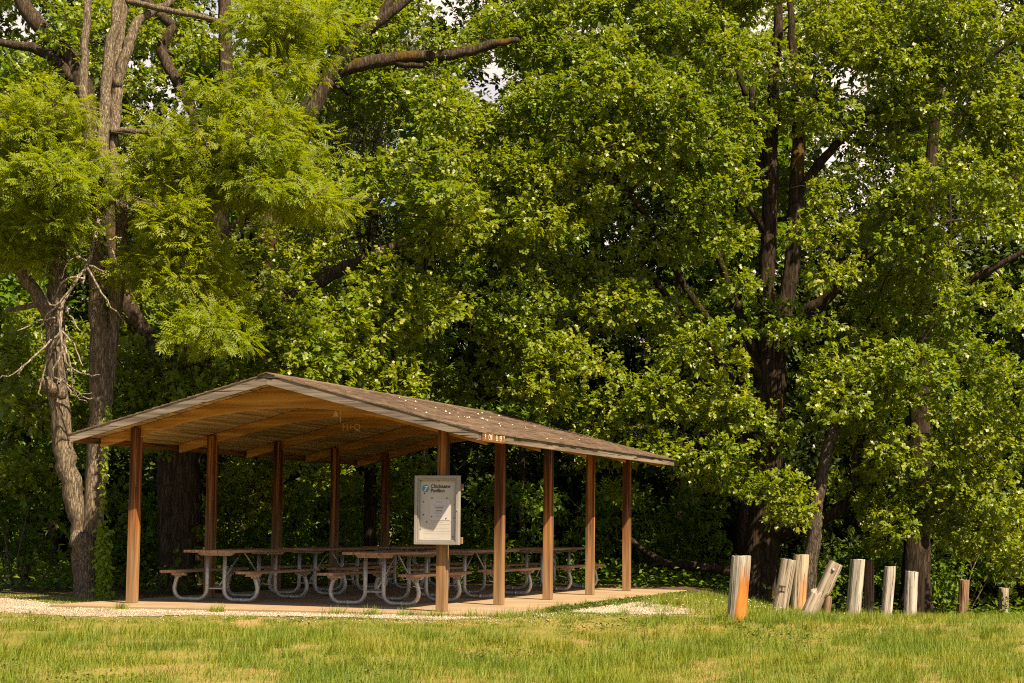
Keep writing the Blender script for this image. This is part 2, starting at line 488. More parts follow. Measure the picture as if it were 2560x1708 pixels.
# ------------------------------------------------------------------ light and sky
to_sun2 = -(U2 + 1.63 * V2)
to_sun = Vector((to_sun2[0], to_sun2[1], 2.43)).normalized()
elev = math.asin(to_sun.z); az = math.atan2(to_sun.x, to_sun.y)      # clockwise from +Y
sun_d = bpy.data.lights.new('sun', 'SUN'); sun_d.energy = 5.0; sun_d.angle = R(0.53); sun_d.color = (1.0, 0.90, 0.72)
sun = bpy.data.objects.new('sun', sun_d); COL.objects.link(sun)
sun.rotation_euler = to_sun.to_track_quat('Z', 'Y').to_euler()
sun.location = (10, -10, 30)

w = bpy.data.worlds.new('World'); scene.world = w; w.use_nodes = True
nt = w.node_tree; nt.nodes.clear()
wo = nt.nodes.new('ShaderNodeOutputWorld'); bg = nt.nodes.new('ShaderNodeBackground')
sky = nt.nodes.new('ShaderNodeTexSky'); sky.sky_type = 'NISHITA'; sky.sun_disc = False
sky.sun_elevation = elev; sky.sun_rotation = az; sky.air_density = 1.0; sky.dust_density = 1.5
tc = nt.nodes.new('ShaderNodeTexCoord'); mp = nt.nodes.new('ShaderNodeMapping'); mp.inputs['Scale'].default_value = (1, 1, 2.2)
mp.inputs['Location'].default_value = (0.35, 0, 0)
nt.links.new(tc.outputs['Generated'], mp.inputs[0])
cn = nt.nodes.new('ShaderNodeTexNoise'); cn.inputs['Scale'].default_value = 3.2; cn.inputs['Detail'].default_value = 6
nt.links.new(mp.outputs[0], cn.inputs[0])
cr = ramp(nt, [(0.40, (0, 0, 0)), (0.52, (1, 1, 1))], cn.outputs[0])
sxyz = nt.nodes.new('ShaderNodeSeparateXYZ'); nt.links.new(tc.outputs['Generated'], sxyz.inputs[0])
bank = nt.nodes.new('ShaderNodeMapRange'); nt.links.new(sxyz.outputs[1], bank.inputs[0]); bank.inputs[1].default_value = 0.72; bank.inputs[2].default_value = 0.88
mk_ = nt.nodes.new('ShaderNodeMath'); mk_.operation = 'MULTIPLY'; nt.links.new(cr.outputs[0], mk_.inputs[0]); nt.links.new(bank.outputs[0], mk_.inputs[1])
sc_ = mixc(nt, mk_.outputs[0], sky.outputs[0], (7.6, 6.9, 6.9))
nt.links.new(sc_, bg.inputs[0]); bg.inputs[1].default_value = 0.062
nt.links.new(bg.outputs[0], wo.inputs[0])

scene.view_settings.view_transform = 'Standard'
scene.view_settings.look = 'None'
scene.view_settings.exposure = 1.32
scene.view_settings.gamma = 1.0
scene.view_settings.use_white_balance = True
scene.view_settings.white_balance_temperature = 7700
scene.view_settings.white_balance_tint = 14
cy = scene.cycles
cy.max_bounces = 6; cy.diffuse_bounces = 5; cy.glossy_bounces = 2; cy.transmission_bounces = 3; cy.transparent_max_bounces = 4
cy.sample_clamp_indirect = 4.0
cy.use_denoising = False
cy.use_adaptive_sampling = False
cy.filter_width = 1.1
cy.sample_clamp_direct = 2.5


# ------------------------------------------------------------------ leaves
OAK_V = np.array([(0, 0, 0), (0.5, 0, 0.03), (1, 0, -0.10),
                  (0.30, 0.24, 0.07), (0.47, 0.09, 0.03), (0.72, 0.30, 0.03),
                  (0.30, -0.24, 0.07), (0.47, -0.09, 0.03), (0.72, -0.30, 0.03)])
OAK_T = np.array([(0, 4, 3), (0, 1, 4), (1, 5, 4), (1, 2, 5), (0, 6, 7), (0, 7, 1), (1, 7, 8), (1, 8, 2)])
NAR_V = np.array([(0, 0, 0), (0.45, 0.13, 0.04), (1, 0, -0.12), (0.45, -0.13, 0.04)])
NAR_T = np.array([(0, 2, 1), (0, 3, 2)])
WIDE_V = np.array([(0, 0, 0), (0.5, 0.27, 0.08), (1, 0, -0.1), (0.5, -0.27, 0.08)])
# pinnate leaf: a feather of paired leaflets in one template
def pinnate(n=5):
    V, T = [], []
    def leaflet(bx, by, ang, L):
        d = np.array([math.cos(ang), math.sin(ang)]); s = np.array([-d[1], d[0]])
        o = len(V)
        for t, w_, z in ((0, 0, 0), (0.42, 0.17, 0.02), (1, 0, -0.06), (0.42, -0.17, 0.02)):
            p = np.array([bx, by]) + d * t * L + s * w_ * L
            V.append((p[0], p[1], z * L * 2 - 0.10 * p[0] ** 2))
        T.extend([(o, o + 2, o + 1), (o, o + 3, o + 2)])
    for i in range(n):
        x = 0.2 + 0.7 * i / (n - 1)
        L = 0.36 * (1 - 0.25 * abs(i - n / 2) / n)
        leaflet(x, 0.0, 0.95, L); leaflet(x + 0.02, 0.0, -0.95, L)
    leaflet(0.93, 0, 0, 0.34)
    return np.array(V), np.array(T)
PIN_V, PIN_T = pinnate()


def unit(a):
    return a / (np.linalg.norm(a, axis=-1, keepdims=True) + 1e-9)


def place_leaves(TV, TT, P, D, N, L):
    """instances of a leaf template written out as plain triangles"""
    D = unit(D); N = unit(N - D * np.sum(N * D, 1, keepdims=True)); Sd = np.cross(N, D)
    k = len(TV)
    V = P[:, None, :] + L[:, None, None] * (TV[None, :, 0:1] * D[:, None, :] + TV[None, :, 1:2] * Sd[:, None, :] + TV[None, :, 2:3] * N[:, None, :])
    T = TT[None] + (np.arange(len(P)) * k)[:, None, None]
    return V.reshape(-1, 3), T.reshape(-1, 3)


class Leaves:
    def __init__(self):
        self.V, self.T, self.n = [], [], 0

    def add(self, V, T):
        self.V.append(V.astype(np.float32)); self.T.append((T + self.n).astype(np.int32)); self.n += len(V)

    def build(self, name, mat, parent=None):
        return tri_mesh(name, np.concatenate(self.V), np.concatenate(self.T), mat, parent)


UP = np.array([0, 0, 1.0])
SUNV = np.array(to_sun)


def bough(lv, c, r, kind, n_spray, leaf, per=6, flat=0.62, hang=0.0):
    """a leafy bough: sprays of leaves at the twig tips through an uneven, flattened volume"""
    d = unit(rng.normal(size=(n_spray, 3)))
    rad = (0.3 + 0.7 * rng.random(n_spray) ** 0.38)
    lump = 1 + 0.28 * np.sin(d[:, 0] * 4.1 + c[0] * 3) * np.sin(d[:, 1] * 3.7 + c[1] * 2 + d[:, 2] * 3)
    off = d * (rad * lump)[:, None] * r
    off[:, 2] *= flat
    off[:, 2] -= 0.25 * (off[:, 0] ** 2 + off[:, 1] ** 2) / r            # tips droop
    P = c + off
    A = unit(off / r * np.array([1, 1, 0.8]) + np.array([0, 0, 0.15 - hang]) + rng.normal(0, 0.35, (n_spray, 3)))
    if kind == 'pin':
        per = 3
    P = np.repeat(P, per, 0); A = np.repeat(A, per, 0); n = len(P)
    rnd = rng.normal(size=(n, 3))
    rnd = unit(rnd - A * np.sum(rnd * A, 1, keepdims=True))
    spread = rng.uniform(0.35, 1.3, n)[:, None]
    D = unit(A + rnd * spread + np.array([0, 0, -0.18 - hang]))
    N = unit(UP * 0.55 + A * 0.35 + SUNV * 0.6 + rng.normal(0, 0.42, (n, 3)))
    L = leaf * np.clip(rng.normal(0.95, 0.24, n), 0.4, 1.5)
    P = P + D * (leaf * 0.12) + rng.normal(0, leaf * 0.18, (n, 3))
    if kind == 'oak':
        lv.add(*place_leaves(OAK_V, OAK_T, P, D, N, L))
    elif kind == 'pin':
        lv.add(*place_leaves(PIN_V, PIN_T, P, D, N, L))
    elif kind == 'wide':
        lv.add(*place_leaves(WIDE_V, NAR_T, P, D, N, L))
    else:
        lv.add(*place_leaves(NAR_V, NAR_T, P, D, N, L))


GAPS = [(a_, b_, c_ * 0.62) for a_, b_, c_ in [(1112, 185, 46), (1052, 20, 32), (1165, 150, 22), (1965, 185, 34), (1930, 160, 18), (2010, 370, 22), (1880, 350, 16),
        (415, 205, 20), (440, 240, 14), (535, 85, 18), (465, 50, 16), (90, 40, 20), (20, 30, 22), (975, 50, 16), (890, 470, 16), (915, 510, 14), (300, 120, 14)]]


def in_gap(P, rpx):
    x, y = sheet(P)
    for gx, gy, gr in GAPS:
        if (x - gx) ** 2 + (y - gy) ** 2 < (gr + rpx) ** 2:
            return True
    return False


def curve_pts(p0, p1, sag=0.15, n=6, seed=0):
    r_ = np.random.default_rng(seed)
    p0, p1 = np.asarray(p0, float), np.asarray(p1, float)
    L = np.linalg.norm(p1 - p0)
    t = np.linspace(0, 1, n)[:, None]
    side = r_.normal(0, 0.10, 3) * L
    return p0 + (p1 - p0) * t + np.sin(t * math.pi) * (np.array([0, 0, sag * L]) + side) + r_.normal(0, 0.014 * L, (n, 3)) * np.sin(t * math.pi)


def densify(pts, n=5, wob=0.0, seed=1):
    """smooth curve through surveyed points"""
    pts = np.asarray(pts, float); out = []
    r_ = np.random.default_rng(seed)
    m = len(pts)
    for i in range(m - 1):
        p0, p1, p2, p3 = pts[max(i - 1, 0)], pts[i], pts[i + 1], pts[min(i + 2, m - 1)]
        for t in np.linspace(0, 1, n, endpoint=False):
            out.append(0.5 * ((2 * p1) + (-p0 + p2) * t + (2 * p0 - 5 * p1 + 4 * p2 - p3) * t * t + (-p0 + 3 * p1 - 3 * p2 + p3) * t ** 3))
    out.append(pts[-1]); out = np.array(out)
    if wob:
        out[1:-1] += r_.normal(0, wob, (len(out) - 2, 3))
    return out


def limb(mb, surv, w_px, sides=12, seed=0, flute=0.05):
    """trunk or limb through surveyed (x, y, Y) points; w_px widths on the sheet"""
    P = np.array([spot(*s) for s in surv])
    rad = np.array([w / 2 * s[2] / (FPX / S) for w, s in zip(w_px, surv)])
    n = 5
    Q = densify(P, n, 0.012, seed)
    rr = np.interp(np.linspace(0, len(P) - 1, len(Q)), np.arange(len(P)), rad)
    mb.tube(Q, rr, sides, rough=0.03, flute=flute, seed=seed)
    return Q, rr


def make_tree(name, label, base, limbs, ells, kind, leafmat, barkmat, leaf, dens=1.0, group=None, back=0.5, back_off=(3.0, 6.0), hang=0.0,
              flat=0.62, seed=0, leaf_kind_back='wide', crown_name='crown', extra=None):
    root = empty(name, base)
    tag(root, label, 'tree', group)
    mb = MB(); skel = []
    for i, (surv, wpx) in enumerate(limbs):
        Q, rr = limb(mb, surv, wpx, 14 if max(wpx) > 40 else 9, seed * 31 + i)
        skel.append(np.c_[Q, rr])
    SK = np.concatenate(skel)
    lv = Leaves()
    k = 0
    centres = []
    for e in ells:
        x, y, rx, ry, Y = e[:5]
        ppm = FPX / S / Y
        ncl = max(2, int(round(rx * ry / 1500 * dens)))
        for layer in range(2):
            nn = ncl if layer == 0 else int(round(ncl * back))
            for j in range(nn):
                a, q = rng.uniform(0, 2 * math.pi), math.sqrt(rng.random()) * 0.88
                px, py = x + rx * q * math.cos(a), y + ry * q * math.sin(a)
                bulge = math.sqrt(max(0, 1 - q * q)) * min(rx, ry) / ppm * 0.8
                yy = Y - bulge + rng.normal(0, 0.35) if layer == 0 else Y + rng.uniform(*back_off)
                c = spot(px, py, yy)
                r = rng.choice([0.32, 0.42, 0.52, 0.68]) * rng.uniform(0.9, 1.1) * (1 if layer == 0 else 1.25)
                if in_gap(c, r * ppm * 0.75):
                    continue
                if c[2] < ground_z(c[0], c[1]) + 0.35:
                    continue
                centres.append((c, r, layer))
    for c, r, layer in centres:
        k += 1
        ns = int((70 if kind == 'oak' else 46) * (r / 0.5) ** 2)
        if layer == 0:
            bough(lv, c, r, kind, ns if kind != 'pin' else int(ns * 1.5), leaf, hang=hang, flat=flat)
        else:
            bough(lv, c, r, leaf_kind_back if kind != 'pin' else 'pin', int(ns * 0.7), leaf * 1.15, hang=hang, flat=flat + 0.1)
        # a branch that carries this bough
        if k % 2 == 0 or layer == 0 and r > 0.5:
            dd = np.linalg.norm(SK[:, :3] - c, axis=1) + 1.2 * np.maximum(0, SK[:, 2] - c[2])
            i = int(np.argmin(dd))
            if 0.3 < dd[i] < 6:
                L = dd[i]
                r0 = min(SK[i, 3] * 0.6, 0.016 + 0.012 * L)
                Q = curve_pts(SK[i, :3], c, rng.uniform(-0.04, 0.14), 7, k)
                mb.tube(Q, np.linspace(r0, 0.009, 7), 6, cap=False, seed=k)
                SK = np.concatenate([SK, np.c_[Q[2:6], np.linspace(r0, 0.012, 7)[2:6]]])
        if layer == 0:
            for q in range(3):
                e_ = c + rng.normal(0, 1, 3) * r * np.array([0.8, 0.8, 0.4])
                mb.tube(curve_pts(c - [0, 0, 0.1 * r], e_, 0.05, 4, k * 7 + q), np.linspace(0.011, 0.004, 4), 4, cap=False, seed=k)
    base = np.array(base, float)
    # geometry was built in world space: store it relative to the tree's foot
    mb.v = [tuple(np.array(p) - base) for p in mb.v]
    mb.build('trunk', barkmat, root, True)
    V = np.concatenate(lv.V) - base.astype(np.float32)
    tri_mesh(crown_name, V, np.concatenate(lv.T), leafmat, root)
    return root


# ------------------------------------------------------------------ ground
def grid_sheet(name, xs, ys, mat, lift=0.0, kind='structure'):
    Xg, Yg = np.meshgrid(xs, ys)
    Z = ground_z(Xg, Yg) + lift
    V = np.c_[Xg.ravel(), Yg.ravel(), Z.ravel()]
    nx, ny = len(xs), len(ys)
    F = [(j * nx + i, j * nx + i + 1, (j + 1) * nx + i + 1, (j + 1) * nx + i) for j in range(ny - 1) for i in range(nx - 1)]
    me = bpy.data.meshes.new(name); me.from_pydata(V.tolist(), [], F); me.update()
    o = link(name, me, mat, None, True)
    tag(o, kind=kind)
    return o


xs = np.r_[np.linspace(-300, -16, 14), np.arange(-14, 14.01, 0.4), np.linspace(16, 300, 14)]
ys = np.r_[np.linspace(-60, 4, 10), np.arange(6, 50.01, 0.4), np.linspace(54, 600, 24)]
grid_sheet('ground', xs, ys, M['ground'])

# concrete slab
mb = MB()
pl_ = [(-0.36, -0.86), (10.45, -0.86), (10.45, 5.62), (-1.0, 5.62)]
mb.add([(a, b, -0.16) for a, b in pl_] + [(a, b, 0.0) for a, b in pl_], [(3, 2, 1, 0), (4, 5, 6, 7), (0, 1, 5, 4), (1, 2, 6, 5), (2, 3, 7, 6), (3, 0, 4, 7)])
slab = mb.build('concrete_slab', M['concrete'], None, False, 0.012)
slab.matrix_world = PAV
tag(slab, kind='structure')


# gravel beds follow the ground just above it
def gravel_patch(name, poly, n_stone, seed):
    r_ = np.random.default_rng(seed)
    poly = np.array(poly, float)
    out = []
    for i in range(len(poly)):
        a, b = poly[i], poly[(i + 1) % len(poly)]
        for t in np.linspace(0, 1, 12, endpoint=False):
            out.append(a + (b - a) * t + r_.normal(0, 0.05, 2))
    out = np.array(out)

    def inside(P):
        x, y = P[:, 0], P[:, 1]; ins = np.zeros(len(P), bool); j = len(out) - 1
        for i in range(len(out)):
            xi, yi, xj, yj = out[i][0], out[i][1], out[j][0], out[j][1]
            ins ^= ((yi > y) != (yj > y)) & (x < (xj - xi) * (y - yi) / (yj - yi + 1e-12) + xi)
            j = i
        return ins
    return out, inside


STONE_V = np.array([(1, 0, 0), (-1, 0, 0), (0, 1, 0), (0, -1, 0), (0, 0, 0.7), (0, 0, -0.7)], float)
STONE_T = np.array([(0, 2, 4), (2, 1, 4), (1, 3, 4), (3, 0, 4), (2, 0, 5), (1, 2, 5), (3, 1, 5), (0, 3, 5)])


def stones(n, pts, size, r_):
    V = []
    k = len(pts)
    sc = size * r_.uniform(0.5, 1.3, (k, 1, 1)) * r_.uniform(0.7, 1.2, (k, 1, 3))
    ang = r_.uniform(0, 6.28, k); ca, sa = np.cos(ang)[:, None], np.sin(ang)[:, None]
    b = STONE_V[None] * sc * (1 + r_.normal(0, 0.15, (k, 6, 3)))
    x = b[..., 0] * ca - b[..., 1] * sa; y = b[..., 0] * sa + b[..., 1] * ca
    W = np.stack([x, y, b[..., 2]], -1) + pts[:, None, :]
    T = STONE_T[None] + (np.arange(k) * 6)[:, None, None]
    return W.reshape(-1, 3), T.reshape(-1, 3)


def gp(u, v):
    p = pv(u, v); return (p[0], p[1])


patch_a = [gp(0.2, -0.98), gp(-0.6, -1.05), gp(-1.4, -0.45), gp(-1.5, 0.93), gp(-2.1, 2.16), gp(-2.45, 3.1), gp(-2.8, 3.6), gp(-2.9, 4.6), gp(-2.7, 7.0), gp(-2.2, 9.5), gp(0.3, 9.5), gp(0.2, 7.3), gp(-0.3, 5.75), gp(-0.93, 5.6), gp(-0.66, 2.5), gp(-0.34, -0.8)]
patch_b = [gp(2.1, -1.05), gp(4.1, -1.1), gp(5.6, -1.2), gp(6.7, -1.4), gp(4.9, -1.75), gp(3.4, -2.2), gp(2.6, -2.75), gp(2.0, -3.2), gp(0.9, -3.3), gp(0.35, -2.5), gp(1.0, -1.6)]
gv, gt = Leaves(), None
for nm, poly, n, sd in (('a', patch_a, 34000, 3), ('b', patch_b, 12000, 4)):
    out, inside = gravel_patch(nm, poly, n, sd)
    r_ = np.random.default_rng(sd)
    # bed
    mbp = MB()
    cx_ = out.mean(0)
    lo, hi = out.min(0), out.max(0)
    gx = np.arange(lo[0], hi[0], 0.12); gy = np.arange(lo[1], hi[1], 0.12)
    C = np.array([(a, b) for a in gx for b in gy]); ok = inside(C + 0.06)
    Vs, Fs = [], []
    for (a, b) in C[ok]:
        o = len(Vs)
        for dx, dy in ((0, 0), (0.12, 0), (0.12, 0.12), (0, 0.12)):
            Vs.append((a + dx, b + dy, float(ground_z(a + dx, b + dy)) + 0.006))
        Fs.append((o, o + 1, o + 2, o + 3))
    me = bpy.data.meshes.new('gravel_path'); me.from_pydata(Vs, [], Fs); me.update()
    tag(link('gravel_path', me, M['bed']), kind='structure')
    P = np.c_[r_.uniform(lo[0], hi[0], n), r_.uniform(lo[1], hi[1], n)]
    P = P[inside(P)]
    P = np.c_[P, ground_z(P[:, 0], P[:, 1]) + 0.008]
    gv.add(*stones(0, P, 0.013, r_))
    P2 = np.c_[r_.uniform(lo[0] - 0.4, hi[0] + 0.4, n // 6), r_.uniform(lo[1] - 0.5, hi[1] + 0.3, n // 6)]
    du = (P2 - [PX, PY]) @ U2; dv = (P2 - [PX, PY]) @ V2
    P2 = P2[~((du > -0.37 - 0.0988 * (dv + 0.86)) & (du < 10.5) & (dv > -0.9) & (dv < 5.65))]
    P2 = np.c_[P2, ground_z(P2[:, 0], P2[:, 1]) + 0.008]
    gv.add(*stones(0, P2, 0.013, r_))
tag(gv.build('gravel_stones', M['gravel']), kind='stuff', label='pale crushed gravel scattered in front of the slab', cat='gravel')
out_a, in_a = gravel_patch('a', patch_a, 0, 3)
out_b, in_b = gravel_patch('b', patch_b, 0, 4)


# ------------------------------------------------------------------ grass
def vnoise(X, Y, s, seed):
    """smooth value noise"""
    r_ = np.random.default_rng(seed); G = r_.random((97, 97))
    x, y = X * s + 40.3, Y * s + 17.7
    xi, yi = np.floor(x).astype(int), np.floor(y).astype(int)
    fx, fy = x - xi, y - yi; fx, fy = fx * fx * (3 - 2 * fx), fy * fy * (3 - 2 * fy)
    g = lambda a, b: G[a % 97, b % 97]
    return (g(xi, yi) * (1 - fx) + g(xi + 1, yi) * fx) * (1 - fy) + (g(xi, yi + 1) * (1 - fx) + g(xi + 1, yi + 1) * fx) * fy


def grass_field():
    lv = Leaves()
    r_ = np.random.default_rng(5)

    def scatter(n, y0, y1, keep):
        # even cover per square metre inside the wedge that could be seen from a step aside
        Y = np.sqrt(r_.uniform(y0 ** 2, y1 ** 2, n)); X = r_.uniform(-0.36, 0.36, n) * Y
        q = keep(X, Y); return X[q], Y[q]

    def not_slab(X, Y, m=0.0):
        du = (X - PX) * U2[0] + (Y - PY) * U2[1]; dv = (X - PX) * V2[0] + (Y - PY) * V2[1]
        return ~((du > -0.37 - 0.0988 * (dv + 0.86) - m) & (du < 10.5 + m) & (dv > -0.9 - m) & (dv < 5.65 + m))

    def gravel(X, Y):
        P = np.c_[X, Y]; return in_a(P) | in_b(P)

    TV = np.array([(0, 0.5, 0), (0, -0.5, 0), (0.5, 0.36, 0.10), (0.5, -0.36, 0.10), (1, 0, 0.42)])
    TT = np.array([(0, 1, 3), (0, 3, 2), (2, 3, 4)])

    def blades(X, Y, h, wd, lean):
        n = len(X)
        P = np.c_[X, Y, ground_z(X, Y) - 0.004]
        a = r_.uniform(0, 6.283, n)
        side = np.c_[np.cos(a), np.sin(a), np.zeros(n)]
        out_ = np.c_[-np.sin(a), np.cos(a), np.zeros(n)]
        D = unit(UP + out_ * (lean * r_.uniform(0.1, 1.0, n))[:, None] + np.array([0.12, 0.05, 0]))
        V = P[:, None, :] + (TV[None, :, 0:1] * (D * h[:, None])[:, None, :]) + TV[None, :, 1:2] * (side * wd[:, None])[:, None, :] + TV[None, :, 2:3] * (out_ * (h * 0.5)[:, None])[:, None, :]
        T = TT[None] + (np.arange(n) * 5)[:, None, None]
        lv.add(V.reshape(-1, 3), T.reshape(-1, 3))

    # short turf
    X, Y = scatter(340000, 11.5, 37, lambda X, Y: not_slab(X, Y) & (~gravel(X, Y) | (r_.random(len(X)) < 0.10)) & (Y - 0.28 * X < 32.5))
    bald = vnoise(X, Y, 0.75, 21) * 0.6 + vnoise(X, Y, 2.2, 22) * 0.4
    keep = r_.random(len(X)) < np.clip((bald - 0.34) * 4.5, 0.08, 1)
    X, Y = X[keep], Y[keep]; b = bald[keep]
    low = lambda X, Y: np.where(X < 1.5, 0.35 + 0.75 * smooth(23.6, 21.6, Y + 0.12 * X), 0.95)
    h = (0.025 + 0.055 * r_.random(len(X))) * (0.6 + 0.9 * b) * low(X, Y)
    blades(X, Y, h, 0.0028 + 0.0022 * r_.random(len(X)) + 0.00007 * Y, 1.1)
    # tufts
    n = 3600
    X, Y = scatter(n, 11.5, 33, lambda X, Y: not_slab(X, Y, 0.02) & (~gravel(X, Y) | (r_.random(len(X)) < 0.06)) & (Y - 0.28 * X < 32))
    d = vnoise(X, Y, 0.42, 31) * 0.6 + vnoise(X, Y, 1.3, 32) * 0.4
    k = d > 0.40
    X, Y, d = X[k], Y[k], d[k]
    m = 80
    rad = np.repeat(r_.uniform(0.04, 0.16, len(X)), m)
    XX = np.repeat(X, m) + r_.normal(0, 1, len(X) * m) * rad; YY = np.repeat(Y, m) + r_.normal(0, 1, len(X) * m) * rad
    hh = np.repeat(r_.uniform(0.07, 0.19, len(X)) * (0.75 + 0.65 * d), m) * r_.uniform(0.55, 1.15, len(XX))
    hh = hh * low(XX, YY)
    ok = not_slab(XX, YY, 0.0)
    XX, YY, hh = XX[ok], YY[ok], hh[ok]
    blades(XX, YY, hh, 0.003 + 0.002 * r_.random(len(XX)) + 0.00006 * YY, 0.85)
    # rank grass along the slab's front edge and on the crest by the posts
    for (u, v, s) in [(-0.72, 1.25, .12), (-0.7, 0.75, .08), (-0.62, -0.15, .12), (-0.5, -0.6, .1), (-0.6, 0.25, .1), (-0.5, -0.98, .08), (0.1, -1.0, .12), (1.0, -1.05, .1), (-1.1, 2.9, .06), (-1.1, 4.4, .05), (2.2, -1.0, .06), (3.4, -1.02, .06)]:
        p = pv(u, v); nb = 130
        XX = p[0] + r_.normal(0, s, nb); YY = p[1] + r_.normal(0, s * 0.7, nb)
        ok = not_slab(XX, YY)
        blades(XX[ok], YY[ok], r_.uniform(0.05, 0.17, ok.sum()), np.full(ok.sum(), 0.007), 0.7)
    return lv


o = grass_field().build('grass', M['grass'])
tag(o, 'yellow green grass with dry patches and taller tufts', 'grass', kind='stuff')


# low broad-leaved weeds beside the slab
def weeds():
    lv = Leaves(); r_ = np.random.default_rng(9)
    X, Y = [], []
    for i in range(5200):
        t = r_.random(); u = 1.2 + 8.0 * t; v = -1.02 - abs(r_.normal(0, 0.16)) - 0.1 * t
        p = pv(u, v); X.append(p[0]); Y.append(p[1])
    for i in range(1600):
        yy = math.sqrt(r_.uniform(14 ** 2, 24 ** 2)); xx = r_.uniform(-0.3, 0.3) * yy
        if vnoise(np.array([xx]), np.array([yy]), 0.9, 77)[0] > 0.62:
            for q in range(9):
                X.append(xx + r_.normal(0, 0.08)); Y.append(yy + r_.normal(0, 0.08))
    X, Y = np.array(X), np.array(Y); n = len(X)
    P = np.c_[X, Y, ground_z(X, Y) + r_.uniform(0.0, 0.06, n)]
    D = unit(np.c_[r_.normal(size=(n, 2)), r_.uniform(0, 0.8, n)])
    N = unit(UP + r_.normal(0, 0.4, (n, 3)))
    lv.add(*place_leaves(WIDE_V, NAR_T, P, D, N, r_.uniform(0.025, 0.06, n)))
    return lv


tag(weeds().build('weeds', M['weed']), 'low dark green weeds along the right edge of the slab', 'weeds', kind='stuff')

# white clover heads around the near bollards
r_ = np.random.default_rng(14)
cp = []
for i in range(900):
    x = r_.normal(1945, 120) if i < 650 else r_.uniform(1500, 2150)
    Y = r_.uniform(25.5, 31.5)
    p = spot(x / S, 1500 / S, Y)
    z = float(ground_z(p[0], p[1]))
    du = (p[:2] - [PX, PY]) @ U2; dv = (p[:2] - [PX, PY]) @ V2
    if -1 < du < 10.6 and dv > -1.0:
        continue
    cp.append((p[0], p[1], z + r_.uniform(0.06, 0.13)))
V_, T_ = stones(0, np.array(cp[::4]), 0.011, r_)
tag(tri_mesh('clover_flowers', V_, T_, M['flower']), 'tiny white clover flowers in the grass around the bollards', 'flowers', kind='stuff')

# ------------------------------------------------------------------ pavilion
BAY, WID = 2.3232, 4.8827
OV, OU, OB = 0.7155, 0.6406, 0.6455
ZE, ZF, ZA = 2.333, 2.4543, 3.2758
MID = WID / 2
SL = (ZA - ZF) / (MID + OV)
u0, u1 = -OU, 4 * BAY + OB


def roof_z(v):
    return ZA - SL * abs(v - MID)


def arch_under(v):
    d = abs(v - MID); wv = 1.74
    edge = 2.447 + 0.25 * (MID - d)
    if d < wv:
        return 2.447 + 0.25 * (MID - wv) + 0.125 * wv * (1 - (d / wv) ** 2)
    return edge


pav = empty('picnic_shelter', M=PAV)
tag(pav, 'open-sided timber picnic pavilion with low brown gable roof', 'pavilion')
# posts: a tall front half and a shouldered back half that carries the arch
for row, vc in ((0, 0.0), (1, WID)):
    for i in range(5):
        uc = i * BAY
        mb = MB()
        hh = 0.068
        top = roof_z(vc) - 0.075
        mb.prism([(vc - hh, 0.002), (vc + hh, 0.002), (vc + hh, top), (vc - hh, top)], uc - hh, uc)
        mb.prism([(vc - hh, 0.002), (vc + hh, 0.002), (vc + hh, 2.435), (vc - hh, 2.435)], uc + 0.001, uc + hh)
        ob = mb.build('post', M['post'], pav, False, 0.006)
# arched glulam beams
for i in range(5):
    uc = i * BAY
    va, vb = -OV + 0.10, WID + OV - 0.10
    vs = np.linspace(va, vb, 41)
    prof = [(v, arch_under(v)) for v in vs] + [(v, roof_z(v) - 0.052) for v in vs[::-1]]
    mb = MB(); mb.prism(prof, uc + 0.004, uc + 0.086)
    mb.build('arch_beam', M['arch'], pav, False, 0.004)
# roof deck boards (run with the ridge), small shadow gaps between them
mb = MB()
nb = 24
for side in (0, 1):
    for k in range(nb):
        a = k / nb; b = (k + 1) / nb
        va = MID + (MID + OV) * (a if side else -a); vb = MID + (MID + OV) * (b if side else -b)
        if side == 0:
            va, vb = vb, va
        g = 0.005
        dz = 0.0015 * ((k * 7) % 3)
        z = lambda v, t: roof_z(v) - t
        prof = [(va + g, z(va + g, 0.046 + dz)), (vb - g, z(vb - g, 0.046 + dz)), (vb - g, z(vb - g, 0.012)), (va + g, z(va + g, 0.012))]
        mb.prism(prof, u0 + 0.03, u1 - 0.03)
mb.build('roof_deck', M['deck'], pav)
# eave boards and inner eave timber
for v_, s_ in ((-OV, -1), (WID + OV, 1)):
    mb = MB(); a, b = (v_ - 0.02, v_ + 0.018) if s_ < 0 else (v_ - 0.018, v_ + 0.02)
    mb.box(u0 + 0.042, u1 - 0.002, a, b, ZE, ZF - 0.012)
    mb.build('eave_board', M['fascia_u'], pav, False, 0.004)
    mb = MB(); a, b = (v_ + 0.02, v_ + 0.06) if s_ < 0 else (v_ - 0.06, v_ - 0.02)
    mb.box(u0 + 0.045, u1 - 0.045, a, b, ZE + 0.004, ZF - 0.047)
    mb.build('eave_timber', M['purlin'], pav, False, 0.004)
# rake boards: sloped boards on both gables
for uu, sgn in ((u0, -1), (u1, 1)):
    for side in (-1, 1):
        v_e = MID + side * (MID + OV + 0.022)
        H = ZF - ZE
        prof = [(MID + side * 0.0015, ZA - H - 0.028), (v_e, ZF - H - 0.004), (v_e, ZF - 0.004), (MID + side * 0.0015, ZA - 0.004)]
        mb = MB()
        mb.prism(prof, *(sorted((uu, uu + 0.038)) if sgn < 0 else sorted((uu - 0.038, uu))))
        mb.build('rake_board', M['fascia_v'], pav, False, 0.003)
